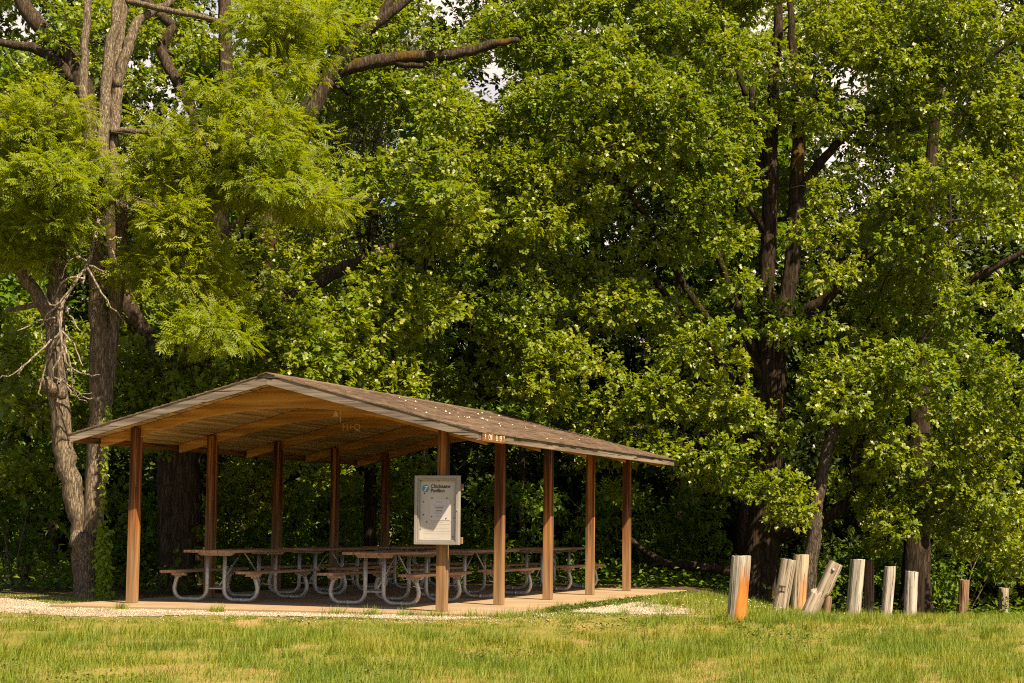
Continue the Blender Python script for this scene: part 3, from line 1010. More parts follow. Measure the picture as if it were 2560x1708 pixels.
# shingles: overlapping courses
n_c = 23
for side in (-1, 1):
    mb = MB(); rr_ = np.random.default_rng(40 + side)
    for k in range(n_c):
        d0 = (MID + OV + 0.045) * (1 - k / n_c); d1 = (MID + OV + 0.045) * (1 - (k + 1.15) / n_c)
        d1 = max(d1, 0.0)
        # butt edge is uneven, split in tabs
        nt_ = 36
        us = np.linspace(u0 - 0.012, u1 + 0.012, nt_ + 1)
        for j in range(nt_):
            jit = rr_.normal(0, 0.004) - (0.01 if rr_.random() < 0.06 else 0)
            thick = 0.011 + rr_.uniform(0, 0.004)
            da = d0 + jit
            za = ZA - SL * da; zb = ZA - SL * d1
            va, vb = MID + side * da, MID + side * d1
            prof = [(va, za - 0.006), (vb, zb - 0.006), (vb, zb + 0.006), (va, za + 0.006 + thick)]
            if side > 0:
                prof = prof[::-1]
            mb.prism(prof, us[j] + (0.0 if j else rr_.normal(0, 0.0015)), us[j + 1] - 0.0015 + (0.0 if j < nt_ - 1 else rr_.normal(0, 0.0015)))
    ob = mb.build('roof_slope', M['shingle'], pav)
# ridge cap
mb = MB()
for j in range(44):
    a = u0 - 0.03 + (u1 - u0 + 0.06) * j / 44; b = a + (u1 - u0 + 0.06) / 44 - 0.002
    h = 0.016 + 0.003 * (j % 2)
    mb.prism([(MID - 0.13, ZA - SL * 0.13 + 0.012), (MID, ZA + 0.012), (MID + 0.13, ZA - SL * 0.13 + 0.012), (MID + 0.13, ZA - SL * 0.13 + 0.012 + h * .6), (MID, ZA + 0.012 + h), (MID - 0.13, ZA - SL * 0.13 + 0.012 + h * .6)], a, b)
mb.build('ridge_cap', M['shingle'], pav)


def text_mesh(name, body, size, mat, parent, loc, ex=0.0008, bold=0.0, xs=1.0, M4=None, shear=0.0, align='LEFT', space=1.0):
    cu = bpy.data.curves.new(name, 'FONT'); cu.body = body; cu.size = size; cu.extrude = ex; cu.offset = bold
    cu.shear = shear; cu.align_x = align; cu.space_character = space; cu.resolution_u = 3
    tmp = bpy.data.objects.new(name, cu); COL.objects.link(tmp)
    dg = bpy.context.evaluated_depsgraph_get(); dg.update()
    me = bpy.data.meshes.new_from_object(tmp.evaluated_get(dg))
    bpy.data.objects.remove(tmp); bpy.data.curves.remove(cu)
    me.name = name
    # text plane (x right, y up) -> given frame
    A = M4 if M4 is not None else Matrix.Identity(4)
    me.transform(Matrix.Translation(loc) @ A @ Matrix.Diagonal((xs, 1, 1, 1)))
    me.materials.clear()
    return link(name, me, mat, parent)


FRONT = Matrix(((0, 0, -1, 0), (-1, 0, 0, 0), (0, 1, 0, 0), (0, 0, 0, 1)))     # text read from the front gable (u-)
RIGHT = Matrix(((1, 0, 0, 0), (0, 0, -1, 0), (0, 1, 0, 0), (0, 0, 0, 1)))      # text read from the right eave (v-)

# carved initials on the third arch and a pale scrape on the second
cz = 2.80
t_ = text_mesh('carved_initials', 'H+Q', 0.155, M['chalk'], pav, (2 * BAY + 0.0025, 3.70, 2.765), 0.0008, 0.002, 1.05, FRONT)
mb = MB()
mb.add([(BAY + 0.002, 2.79, 2.85), (BAY + 0.002, 2.69, 2.85), (BAY + 0.002, 2.70, 2.88), (BAY + 0.002, 2.735, 2.94), (BAY + 0.002, 2.755, 2.94)], [(0, 1, 2, 3, 4)])
mb.box(BAY + 0.000, BAY + 0.003, 2.655, 2.668, 2.76, 2.94)
mb.build('pale_scrape', M['chalk'], pav)

# petals lying on the roof
r_ = np.random.default_rng(23)
pp = []
for k in range(48):
    u = r_.uniform(0.2, 9.6); d = r_.uniform(0.15, 2.9)
    if k < 40:
        u = r_.normal(3.4, 1.6); d = abs(r_.normal(1.5, 0.8))
    if not (u0 < u < u1 and 0.05 < d < 3.05):
        continue
    p = pv(u, MID - d, ZA - SL * d + 0.022); pp.append(p)
V_, T_ = stones(0, np.array(pp[::2] + pp[1::4]), 0.018, r_)
V_[:, 2] = V_[:, 2]
tag(tri_mesh('fallen_petals', V_, T_, M['petal']), 'pale fallen petals scattered on the brown shingle roof', 'petals', kind='stuff')

# ------------------------------------------------------------------ shelter sign on the eave board
sg = empty('shelter_sign', M=PAV @ Matrix.Translation((u0 + 0.37, -OV - 0.023, ZE - 0.012)))
tag(sg, 'small brown wooden sign with worn cream lettering on the eave', 'sign')
mb = MB(); mb.box(-0.22, 0.68, -0.018, 0.0, 0.0, 0.135)
mb.build('board', M['sign_wood'], sg, False, 0.003)
for body, x, zb in (('P', -0.14, .035), ('CNI', 0.0, .035), ('EL', 0.30, .035), ("'", 0.165, .05), ("'", 0.23, .05), ('ER', 0.45, .035), ('7', 0.61, .035)):
    t_ = text_mesh('lettering', body, 0.11, M['letter'], sg, (x - 0.0, -0.0195, zb - 0.008), 0.0008, 0.0003, 0.8, RIGHT)

# ------------------------------------------------------------------ notice board on the front post
nbz, nbv, nbu = 0.915, 0.025, -0.07
BW, BH, BD = 0.66, 0.95, 0.075
nbo = empty('notice_board', M=PAV @ Matrix.Translation((nbu - 0.045, nbv, nbz)))
tag(nbo, 'grey framed notice board on the front right post with blue number disc', 'notice board')
h = BW / 2
mb = MB()
fw, cut = 0.045, 0.062
mb.box(-BD, 0, -h, -h + fw, 0, BH); mb.box(-BD, 0, h - fw, h, 0, BH)
mb.box(-BD, 0, -h + fw, h - fw, 0, fw); mb.box(-BD, 0, -h + fw, h - fw, BH - fw, BH)
mb.build('frame', M['alu'], nbo, False, 0.005)
mb = MB()
f2 = 0.022; x0 = -BD + 0.016
mb.box(x0, -0.02, -h + fw + .001, -h + fw + f2, fw + .001, BH - fw - .001); mb.box(x0, -0.02, h - fw - f2, h - fw - .001, fw + .001, BH - fw - .001)
mb.box(x0, -0.02, -h + fw + f2, h - fw - f2, fw + .001, fw + f2); mb.box(x0, -0.02, -h + fw + f2, h - fw - f2, BH - fw - f2, BH - fw - .001)
mb.build('door_frame', M['alu'], nbo, False, 0.003)
mb = MB(); mb.box(-0.018, -0.002, -h + fw + .001, h - fw - .001, fw + .001, BH - fw - .001); mb.build('backing_panel', M['panel'], nbo)


# positions on the panel: fraction a from the left (0..1), fraction b from the top
def onb(a, b, out=0.0):
    return (-0.0195 - out, (h - fw) - a * (BW - 2 * fw), BH - fw - b * (BH - 2 * fw))


# disc
mb = MB(); c = onb(0.175, 0.155); n = 28
vs = [(c[0] - 0.001, c[1] + 0.053 * math.cos(t), c[2] + 0.053 * math.sin(t)) for t in np.linspace(0, 2 * math.pi, n, endpoint=False)]
vs += [(x + 0.0015, y, z) for x, y, z in vs]
mb.add(vs, [tuple(range(n))[::-1], tuple(range(n, 2 * n))] + [(i, (i + 1) % n, n + (i + 1) % n, n + i) for i in range(n)])
disc = mb.build('number_disc', M['blue'], nbo)
c = onb(0.175, 0.155)
text_mesh('number', '7', 0.095, M['white'], disc, (c[0] - 0.0022, c[1] + 0.026, c[2] - 0.034), 0.0004, 0.0015, 1.0, FRONT, shear=0.12)
for body, b in (('Chickasaw', 0.145), ('Pavilion', 0.215)):
    c = onb(0.305, b)
    text_mesh('heading', body, 0.070, M['ink'], nbo, (c[0] - 0.001, c[1], c[2]), 0.0004, 0.0018, 0.98, FRONT)
# pinned sheet with unreadable lines
mb = MB(); a0 = onb(0.30, 0.325); a1 = onb(0.82, 0.665)
mb.box(a0[0] - 0.0022, a0[0] - 0.0008, a1[1], a0[1], a1[2], a0[2]); sheet_o = mb.build('pinned_sheet', M['paper'], nbo)


def dashes(name, mat, parent, rows, out=0.0026, seed=0):
    r_ = np.random.default_rng(seed)
    for (a, b, wd, ht, gaps) in rows:
        x = a; mb = MB()
        while x < a + wd - 0.004:
            L = min(r_.uniform(0.016, 0.05) if gaps else wd, a + wd - x)
            p0 = onb(x, b, out); p1 = onb(x + L, b + ht, out)
            mb.box(p0[0] - 0.0006, p0[0], p1[1], p0[1], p1[2], p0[2])
            x += L + 0.007
        mb.build(name, mat, parent)


dashes('printed_line', M['ink_grey'], sheet_o, [(0.40, 0.43, 0.29, 0.008, 1), (0.43, 0.545, 0.19, 0.007, 1), (0.44, 0.595, 0.17, 0.007, 1), (0.50, 0.571, 0.03, 0.004, 1)], seed=1)
dashes('bold_line', M['ink'], sheet_o, [(0.435, 0.458, 0.205, 0.014, 1), (0.455, 0.505, 0.165, 0.014, 1)], seed=2)
dashes('logo_strip', plain('pale_blue_print', (0.3, 0.36, 0.42), .7), sheet_o, [(0.46, 0.36, 0.15, 0.022, 0)], seed=3)
dashes('fine_print', M['ink_pale'], nbo, [(0.2, 0.652, 0.6, 0.004, 1), (0.33, 0.69, 0.32, 0.004, 1), (0.17, 0.72, 0.66, 0.002, 1), (0.15, 0.79, 0.66, 0.002, 0), (0.15, 0.83, 0.68, 0.002, 0), (0.15, 0.87, 0.68, 0.002, 0), (0.15, 0.95, 0.4, 0.002, 1)], out=0.001, seed=4)
pins = [(0.05, 0.03), (0.52, 0.03), (0.97, 0.03), (0.15, 0.235), (0.345, 0.305), (0.73, 0.31), (0.945, 0.315), (0.125, 0.37), (0.94, 0.415), (0.125, 0.575), (0.345, 0.605), (0.72, 0.63), (0.93, 0.625),
        (0.215, 0.69), (0.05, 0.805), (0.945, 0.815), (0.04, 0.975), (0.515, 0.98), (0.955, 0.965), (0.9, 0.925)]
for a, b in pins:
    c = onb(a, b, 0.003); mb = MB()
    mb.tube([(c[0] + 0.003, c[1], c[2]), (c[0] - 0.004, c[1], c[2]), (c[0] - 0.006, c[1], c[2])], [0.0085, 0.0085, 0.004], 10)
    mb.build('push_pin', M['ink'], nbo, True)
mb = MB(); mb.tube([(-BD - 0.001, -h + fw * 0.5, BH * 0.5), (-BD - 0.012, -h + fw * 0.5, BH * 0.5)], [0.009, 0.007], 10); mb.build('lock', M['galv'], nbo, True)
for zz in (0.06, BH - 0.16):
    mb = MB(); mb.box(0.001, 0.043, -h - 0.025, h - 0.03, zz - 0.045, zz + 0.045); mb.build('mounting_batten', M['post'], nbo, False, 0.004)


# ------------------------------------------------------------------ picnic tables
def make_table():
    root = empty('picnic_table')
    Lh = 1.17
    # local x along the table, y across
    mb = MB()
    for k in range(4):
        y = -0.382 + 0.191 * k + 0.004
        mb.box(-Lh, Lh, y, y + 0.183, 0.735, 0.775)
    mb.build('tabletop', M['plank'], root, False, 0.006)
    for s in (-1, 1):
        mb = MB(); mb.box(-Lh, Lh, min(s * 0.50, s * 0.775), max(s * 0.50, s * 0.775), 0.428, 0.468)
        mb.build('bench_seat', M['plank'], root, False, 0.006)
    for e in (-1, 1):
        x = e * (Lh - 0.33)
        fr = empty('pipe_frame'); fr.parent = root; fr.location = (x, 0, 0)
        for s in (-1, 1):
            pts = [(0, s * 0.145, 0.70), (0, s * 0.145, 0.30)]
            for a in np.linspace(0, 90, 7):
                pts.append((0, s * (0.145 + 0.155 * (1 - math.cos(R(a)))), 0.19 - 0.155 * math.sin(R(a))))
            for a in np.linspace(0, 100, 8):
                pts.append((0, s * (0.545 + 0.155 * math.sin(R(a))), 0.19 - 0.155 * math.cos(R(a))))
            pts += [(0, s * 0.672, 0.32), (0, s * 0.635, 0.40)]
            mb = MB(); mb.tube(pts, 0.031, 12); mb.build('pipe_leg', M['galv'], fr, True)
            mb = MB()
            mb.add([(-.03, s * .50, .385), (.03, s * .50, .385), (.03, s * .73, .385), (-.03, s * .73, .385), (-.03, s * .53, .427), (.03, s * .53, .427), (.03, s * .76, .427), (-.03, s * .76, .427)],
                   [(0, 1, 2, 3), (4, 7, 6, 5), (0, 4, 5, 1), (1, 5, 6, 2), (2, 6, 7, 3), (3, 7, 4, 0)])
            mb.box(-.028, .028, min(s * .60, s * .69), max(s * .60, s * .69), .36, .3845)
            mb.build('seat_bracket', M['cleat'], fr)
            mb = MB(); mb.tube([(-0.036, s * 0.42, 0.034), (0.036, s * 0.42, 0.034)], 0.012, 8); mb.tube([(0, s * (0.40), 0.0345), (0, s * 0.445, 0.0345)], 0.036, 12)
            mb.build('pipe_collar', M['galv'], fr, True)
        mb = MB()
        mb.prism([(-0.31, 0.734), (0.31, 0.734), (0.25, 0.690), (-0.25, 0.690)], -0.035, 0.035)
        mb.build('top_cleat', M['cleat'], fr, False, 0.003)
        mb = MB()
        d = -e
        mb.add([(0, -.12, .205), (0, .12, .205), (d * .16, 0, .245), (0, -.12, .190), (0, .12, .190), (d * .16, 0, .228)], [(0, 1, 2), (5, 4, 3), (0, 3, 4, 1), (1, 4, 5, 2), (2, 5, 3, 0)])
        mb.build('gusset_plate', M['galv'], fr)
        mb = MB(); mb.tube([(x + d * 0.12, 0, 0.24), (e * 0.05, 0, 0.73)], 0.014, 8); mb.build('brace', M['galv'], root, True)
    return root


proto = make_table()
TABLES = [(1.80, 4.03, 'front picnic table nearest the left post of the pavilion'),
          (1.93, 1.50, 'front picnic table just behind the notice board post'),
          (5.28, 1.50, 'middle picnic table along the open right side of the pavilion'),
          (9.20, 1.50, 'rearmost picnic table along the right side, ending past the last posts'),
          (4.95, 4.03, 'middle picnic table of the shaded left row under the roof'),
          (8.30, 4.03, 'deepest picnic table of the shaded left row, nearest the woods')]
for i, (u, v, lab) in enumerate(TABLES):
    t = proto if i == 0 else copy_tree(proto)
    t.matrix_world = PAV @ Matrix.Translation((u, v, 0.003)) @ Matrix.Rotation(R([0, .4, -.5, .6, -.3, .4][i]), 4, 'Z')
    tag(t, lab, 'picnic table', 'picnic tables under the pavilion roof')


# ------------------------------------------------------------------ timber bollards
def bollard_mat(name, pale, dark, stain=0.0, seed=0):
    m = wood(name, tuple(c * 0.45 for c in pale), tuple(c * 0.88 for c in pale), tuple(min(.8, c * 1.15) for c in pale), 2, 21, 0.85, crack=dark, crack_w=0.43, bumpd=0.012)
    if stain:
        nt = m.node_tree; bs = [n for n in nt.nodes if n.type == 'BSDF_PRINCIPLED'][0]
        src = bs.inputs['Base Color'].links[0].from_socket
        tc = nt.nodes.new('ShaderNodeTexCoord'); sx = nt.nodes.new('ShaderNodeSeparateXYZ'); nt.links.new(tc.outputs['Object'], sx.inputs[0])
        co = coords(nt, (9, 9, 2.0)); n = node(nt, 'ShaderNodeTexNoise', Scale=1.0, Detail=3.0); nt.links.new(co, n.inputs[0])
        # a rusty run down one side: x right of centre, fading towards the top
        a = node(nt, 'ShaderNodeMath', operation='MULTIPLY_ADD'); nt.links.new(sx.outputs[2], a.inputs[0]); a.inputs[1].default_value = -0.085; nt.links.new(sx.outputs[0], a.inputs[2])
        b = node(nt, 'ShaderNodeMath', operation='MULTIPLY_ADD'); nt.links.new(n.outputs[0], b.inputs[0]); b.inputs[1].default_value = 0.10; nt.links.new(a.outputs[0], b.inputs[2])
        mr = node(nt, 'ShaderNodeMapRange'); nt.links.new(b.outputs[0], mr.inputs[0]); mr.inputs[1].default_value = -0.03; mr.inputs[2].default_value = -0.01
        mr.inputs[4].default_value = stain
        h_ = node(nt, 'ShaderNodeMapRange'); nt.links.new(sx.outputs[2], h_.inputs[0]); h_.inputs[1].default_value = 0.92; h_.inputs[2].default_value = 0.62
        mu = node(nt, 'ShaderNodeMath', operation='MULTIPLY'); nt.links.new(mr.outputs[0], mu.inputs[0]); nt.links.new(h_.outputs[0], mu.inputs[1])
        oc = ramp(nt, [(0.35, (0.20, 0.055, 0.004)), (0.65, (0.42, 0.16, 0.022))], n.outputs[0])
        nt.links.new(mixc(nt, mu.outputs[0], src, oc.outputs[0]), bs.inputs['Base Color'])
    return m


M['bol_pale'] = bollard_mat('weathered_post', (0.40, 0.365, 0.31), (0.06, 0.042, 0.026))
M['bol_stain'] = bollard_mat('weathered_post_stained', (0.39, 0.35, 0.29), (0.06, 0.042, 0.026), 0.95)
M['bol_stain2'] = bollard_mat('weathered_post_streaked', (0.43, 0.35, 0.25), (0.09, 0.06, 0.035), 0.6)
M['bol_grey'] = bollard_mat('grey_post', (0.33, 0.275, 0.21), (0.06, 0.042, 0.027))
M['bol_brown'] = bollard_mat('brown_post', (0.27, 0.165, 0.105), (0.035, 0.02, 0.012))

CS, CX, CY = 860 / 2350, 1700, 1300                                # survey sheet of the bollards
BOL = [  # base left, right, y; top left, right, y; distance; material; label
    (320, 445, 682, 350, 485, 245, 24.0, 'bol_stain', 'thickest pale round timber bollard with orange rust stain, nearest the gravel'),
    (628, 725, 652, 690, 795, 270, 28.0, 'bol_grey', 'grey notched timber bollard tilting right beside a taller pale one'),
    (755, 850, 637, 775, 885, 238, 30.5, 'bol_stain2', 'tall pale timber bollard with faint orange streak behind the notched one'),
    (805, 930, 697, 1000, 1095, 285, 26.0, 'bol_grey', 'broken timber bollard leaning far to the right'),
    (968, 1022, 630, 985, 1040, 520, 33.0, 'bol_brown', 'short brown timber stub hidden behind the broken leaning bollard'),
    (1130, 1225, 632, 1165, 1268, 270, 31.0, 'bol_pale', 'wide pale timber bollard in front of a dark brown one'),
    (1255, 1328, 630, 1262, 1322, 278, 38.0, 'bol_brown', 'dark brown timber bollard behind the wide pale one'),
    (1365, 1440, 642, 1395, 1475, 318, 36.0, 'bol_pale', 'slim pale timber bollard standing alone in mid row'),
    (1525, 1610, 662, 1540, 1628, 352, 35.0, 'bol_pale', 'pale cracked timber bollard overlapping a reddish brown one'),
    (1605, 1668, 662, 1605, 1675, 355, 37.5, 'bol_brown', 'reddish brown timber bollard behind the pale cracked one'),
    (1900, 1960, 692, 1903, 1980, 410, 41.0, 'bol_brown', 'dark round brown timber bollard standing apart in tall grass'),
    (2185, 2243, 692, 2175, 2247, 465, 46.0, 'bol_grey', 'smallest greyish brown bollard at the far right end'),
]
for i, (bl, br, by, tl, tr, ty, Y, mt, lab) in enumerate(BOL):
    cxp, tcx = (bl + br) / 2 * CS + CX, (tl + tr) / 2 * CS + CX
    p = spot(cxp / S, (by * CS + CY) / S, Y)
    gz = float(ground_z(p[0], p[1]))
    top = spot(tcx / S, (ty * CS + CY) / S, Y)
    foot = np.array([p[0], Y, gz - 0.12])
    rad = (br - bl + tr - tl) / 4 * CS * Y / FPX
    rt = (tr - tl) / 2 * CS * Y / FPX; rb = (br - bl) / 2 * CS * Y / FPX
    if i in (3,):
        rad, rt, rb = 0.115, 0.105, 0.115
    rt = 0.5 * (rt + rad); rb = 0.5 * (rb + rad)
    d = top - np.array([p[0], Y, gz])
    foot = np.array([p[0], Y, gz]) - d / np.linalg.norm(d) * 0.15
    r_ = np.random.default_rng(100 + i)
    mb = MB(); n = 28; rings = 15
    ax = top - foot; H = np.linalg.norm(ax); ax = ax / H
    # local frame: z along the post
    ang = np.arange(n) * 2 * math.pi / n
    prof = 1 + 0.025 * np.cos(3 * ang + i) + 0.02 * np.cos(7 * ang + 2 * i)
    vs = []
    for k in range(rings):
        t = k / (rings - 1); rr_ = rb + (rt - rb) * t
        wob = 1 + r_.normal(0, 0.008, n)
        cx = 0.0
        if i == 3 and 0.52 < t:
            cx = 0.045                                       # the broken upper half sits offset
            rr_ *= 0.92
        if t == 1:
            rr_ *= 0.97
        zz = H * t + (r_.normal(0, 0.004, n) if k == rings - 1 else 0)
        if k == rings - 1 and i in (0, 2, 5, 7):
            zz = zz + 0.012 * np.cos(ang)
        if i == 3 and 0.45 < t < 0.6:
            zz = zz + r_.normal(0, 0.02, n)
        vs.extend(np.c_[np.cos(ang) * rr_ * prof * wob + cx, np.sin(ang) * rr_ * prof * wob, np.broadcast_to(zz, (n,))])
    o_ = len(vs)
    fs = [(k * n + j, k * n + (j + 1) % n, (k + 1) * n + (j + 1) % n, (k + 1) * n + j) for k in range(rings - 1) for j in range(n)]
    fs.append(tuple(range(n))[::-1]); fs.append(tuple(range((rings - 1) * n, rings * n)))
    mb.add(vs, fs)
    b = mb.build('timber_bollard', M[mt], None, False, 0.006)
    q = Vector((0, 0, 1)).rotation_difference(Vector(ax))
    b.matrix_world = Matrix.Translation(foot) @ q.to_matrix().to_4x4()
    tag(b, lab, 'bollard', 'round timber bollards in a row on the grass')
    # knots and cuts as raised or dark marks
    if i == 1:
        for zk in (0.58, 0.50):
            mk = MB(); mk.box(-0.09, 0.01, -rad - 0.002, -rad * 0.7, zk, zk + 0.012); mk.build('saw_cut', M['ink'], b)
        mk = MB(); mk.box(-0.05, -0.03, -rad - 0.002, -rad * 0.8, 0.5, 0.58); mk.build('saw_cut', M['ink'], b)
    if i == 3:
        mk = MB(); mk.tube([(0.03, -0.09, H - 0.11), (0.03, -0.125, H - 0.11)], [0.028, 0.018], 10); mk.build('knot', M['bol_pale'], b, True)

# ------------------------------------------------------------------ trees
gz = lambda x, y: float(ground_z(x, y))


def foot_of(x, y, Y):
    p = spot(x, y, Y); return (p[0], p[1], gz(p[0], p[1]))


# twin-trunked tree at the left, feathery yellow-green leaves
tw = make_tree('twin_trunk_tree', 'pale barked tree with forked twin trunk and feathery yellow green leaves left of the pavilion', foot_of(205, 1375, 29.3),
    [([(207, 1395, 29.3), (203, 1345, 29.3), (197, 1290, 29.3), (196, 1235, 29.3)], [96, 66, 62, 70]),
     ([(190, 1290, 29.35), (183, 1200, 29.3), (163, 1120, 29.25), (146, 1030, 29.2), (134, 900, 29.2), (127, 760, 29.2), (133, 620, 29.3), (135, 500, 29.4), (150, 400, 29.6), (140, 250, 29.9)], [44, 46, 46, 46, 46, 44, 38, 32, 26, 18]),
     ([(205, 1290, 29.3), (213, 1190, 29.3), (222, 1040, 29.35), (229, 900, 29.4), (226, 760, 29.4), (223, 600, 29.5), (228, 470, 29.6), (236, 330, 29.7), (243, 200, 29.9), (262, 60, 30.1), (285, -80, 30.4)], [44, 46, 50, 48, 42, 38, 34, 30, 27, 24, 22]),
     ([(236, 960, 29.45), (252, 830, 29.5), (262, 720, 29.5), (280, 590, 29.5), (276, 470, 29.6), (262, 380, 29.8), (266, 240, 30.0), (272, 110, 30.2), (280, 0, 30.4), (272, -100, 30.5)], [34, 32, 34, 32, 28, 26, 28, 28, 26, 22]),
     ([(268, 200, 30.0), (292, 110, 30.1), (320, 50, 30.3), (380, 10, 30.5), (460, -40, 30.8)], [24, 26, 22, 16, 12]),
     ([(128, 770, 29.2), (100, 700, 29.0), (60, 640, 28.9), (0, 575, 28.8), (-60, 520, 28.8)], [34, 32, 30, 28, 22]),
     ([(140, 905, 29.15), (115, 890, 29.0), (97, 868, 28.95)], [34, 28, 26]),
     ([(90, 700, 29.0), (45, 708, 28.8), (20, 712, 28.75)], [14, 13, 10]),
     ([(150, 540, 29.3), (200, 500, 29.2), (260, 460, 29.1), (330, 395, 28.9), (420, 400, 28.7)], [16, 16, 14, 9, 5]),
     ([(228, 460, 29.6), (232, 400, 29.3), (222, 345, 29.2)], [14, 10, 7]), ([(226, 560, 29.6), (214, 420, 29.75), (200, 300, 29.9), (192, 180, 30.0), (198, 60, 30.1), (206, -60, 30.2)], [24, 24, 23, 21, 19, 17]), ([(232, 400, 29.3), (255, 372, 29.2), (290, 365, 29.1), (360, 390, 29.0)], [10, 8, 6, 4]),
     ([(250, 300, 29.8), (380, 300, 29.4), (520, 270, 29.0), (640, 260, 28.7)], [18, 14, 9, 5]),
     ([(278, 520, 29.5), (370, 450, 29.2), (480, 400, 29.0), (620, 400, 28.8)], [16, 12, 8, 5]),
     ([(280, 0, 30.4), (420, 30, 30.0), (560, 60, 29.6), (660, 90, 29.3)], [16, 14, 10, 5])],
    [(90, 290, 115, 80, 28.8), (40, 340, 90, 80, 28.6), (60, 430, 90, 60, 28.7), (115, 400, 85, 55, 28.6), (165, 360, 45, 40, 28.9), (40, 560, 60, 50, 28.9), (100, 480, 60, 40, 29.0), (20, 480, 50, 50, 29),
     (380, 340, 80, 40, 28.7), (350, 390, 50, 30, 28.6), (420, 300, 90, 60, 29.0), (480, 240, 80, 70, 29.0), (560, 300, 120, 70, 28.8), (640, 330, 70, 70, 28.7), (620, 410, 110, 60, 28.6), (690, 450, 60, 40, 28.5), (500, 400, 100, 60, 28.8),
     (400, 470, 90, 60, 28.8), (405, 560, 65, 70, 28.8), (440, 620, 60, 70, 28.7), (350, 620, 30, 45, 28.9), (480, 700, 40, 50, 28.6), (500, 745, 35, 30, 28.6), (360, 500, 45, 45, 28.9),
     (640, 100, 70, 90, 29.6), (570, 50, 70, 50, 29.7),  (600, 180, 50, 50, 29.6), (700, 50, 50, 60, 29.8), (480, 190, 50, 40, 29.4), (380, 250, 60, 40, 29.5)],
    'pin', M['walnut'], M['bark_twin'], 0.185, dens=1.1, back=0.30, back_off=(0.9, 2.4), hang=0.06, flat=0.42, seed=1)

# bare dead branch hanging in front of the twin trunks
mb = MB()
base_t = np.array(tw.location)
def dead(pts, w0, w1, seed):
    P = densify([spot(x, y, Y) for x, y, Y in pts], 4, 0.01, seed) - base_t
    mb.tube(P, np.linspace(w0, w1, len(P)), 6, cap=False, seed=seed)
dead([(228, 500, 29.2), (215, 560, 28.9), (195, 620, 28.7), (150, 680, 28.6), (138, 760, 28.5), (150, 830, 28.5)], 0.042, 0.02, 1)
DT = [[(210, 575), (190, 560), (200, 545), (215, 560)], [(205, 600), (175, 590), (160, 600), (140, 640)], [(200, 615), (245, 690), (282, 735)], [(205, 610), (240, 625), (250, 630)], [(205, 600), (190, 650), (185, 640)],
      [(195, 640), (150, 640), (120, 690)], [(150, 690), (110, 720), (95, 760), (102, 800)], [(140, 760), (90, 810), (40, 850), (0, 868)], [(60, 835), (40, 862), (50, 840)], [(138, 770), (115, 810), (90, 890), (95, 910)],
      [(140, 760), (170, 790), (190, 840)], [(145, 800), (120, 860), (150, 880), (200, 915), (215, 912)], [(150, 830), (190, 860), (230, 860)], [(150, 700), (170, 740), (185, 760)], [(145, 790), (160, 830), (170, 900), (200, 925)],
      [(200, 600), (150, 570), (100, 570)], [(128, 730), (80, 740), (40, 760)], [(165, 660), (130, 700), (110, 690), (100, 640), (110, 600)], [(135, 880), (150, 870), (165, 905), (212, 902)], [(240, 560), (262, 580), (280, 640)], [(250, 550), (280, 545)]]
for i, t in enumerate(DT):
    dead([(x, y, 28.6 + 0.25 * math.sin(i * 2.1 + j)) for j, (x, y) in enumerate(t)], 0.019, 0.008, 10 + i)
mb.build('dead_branch', M['dead'], tw, True)

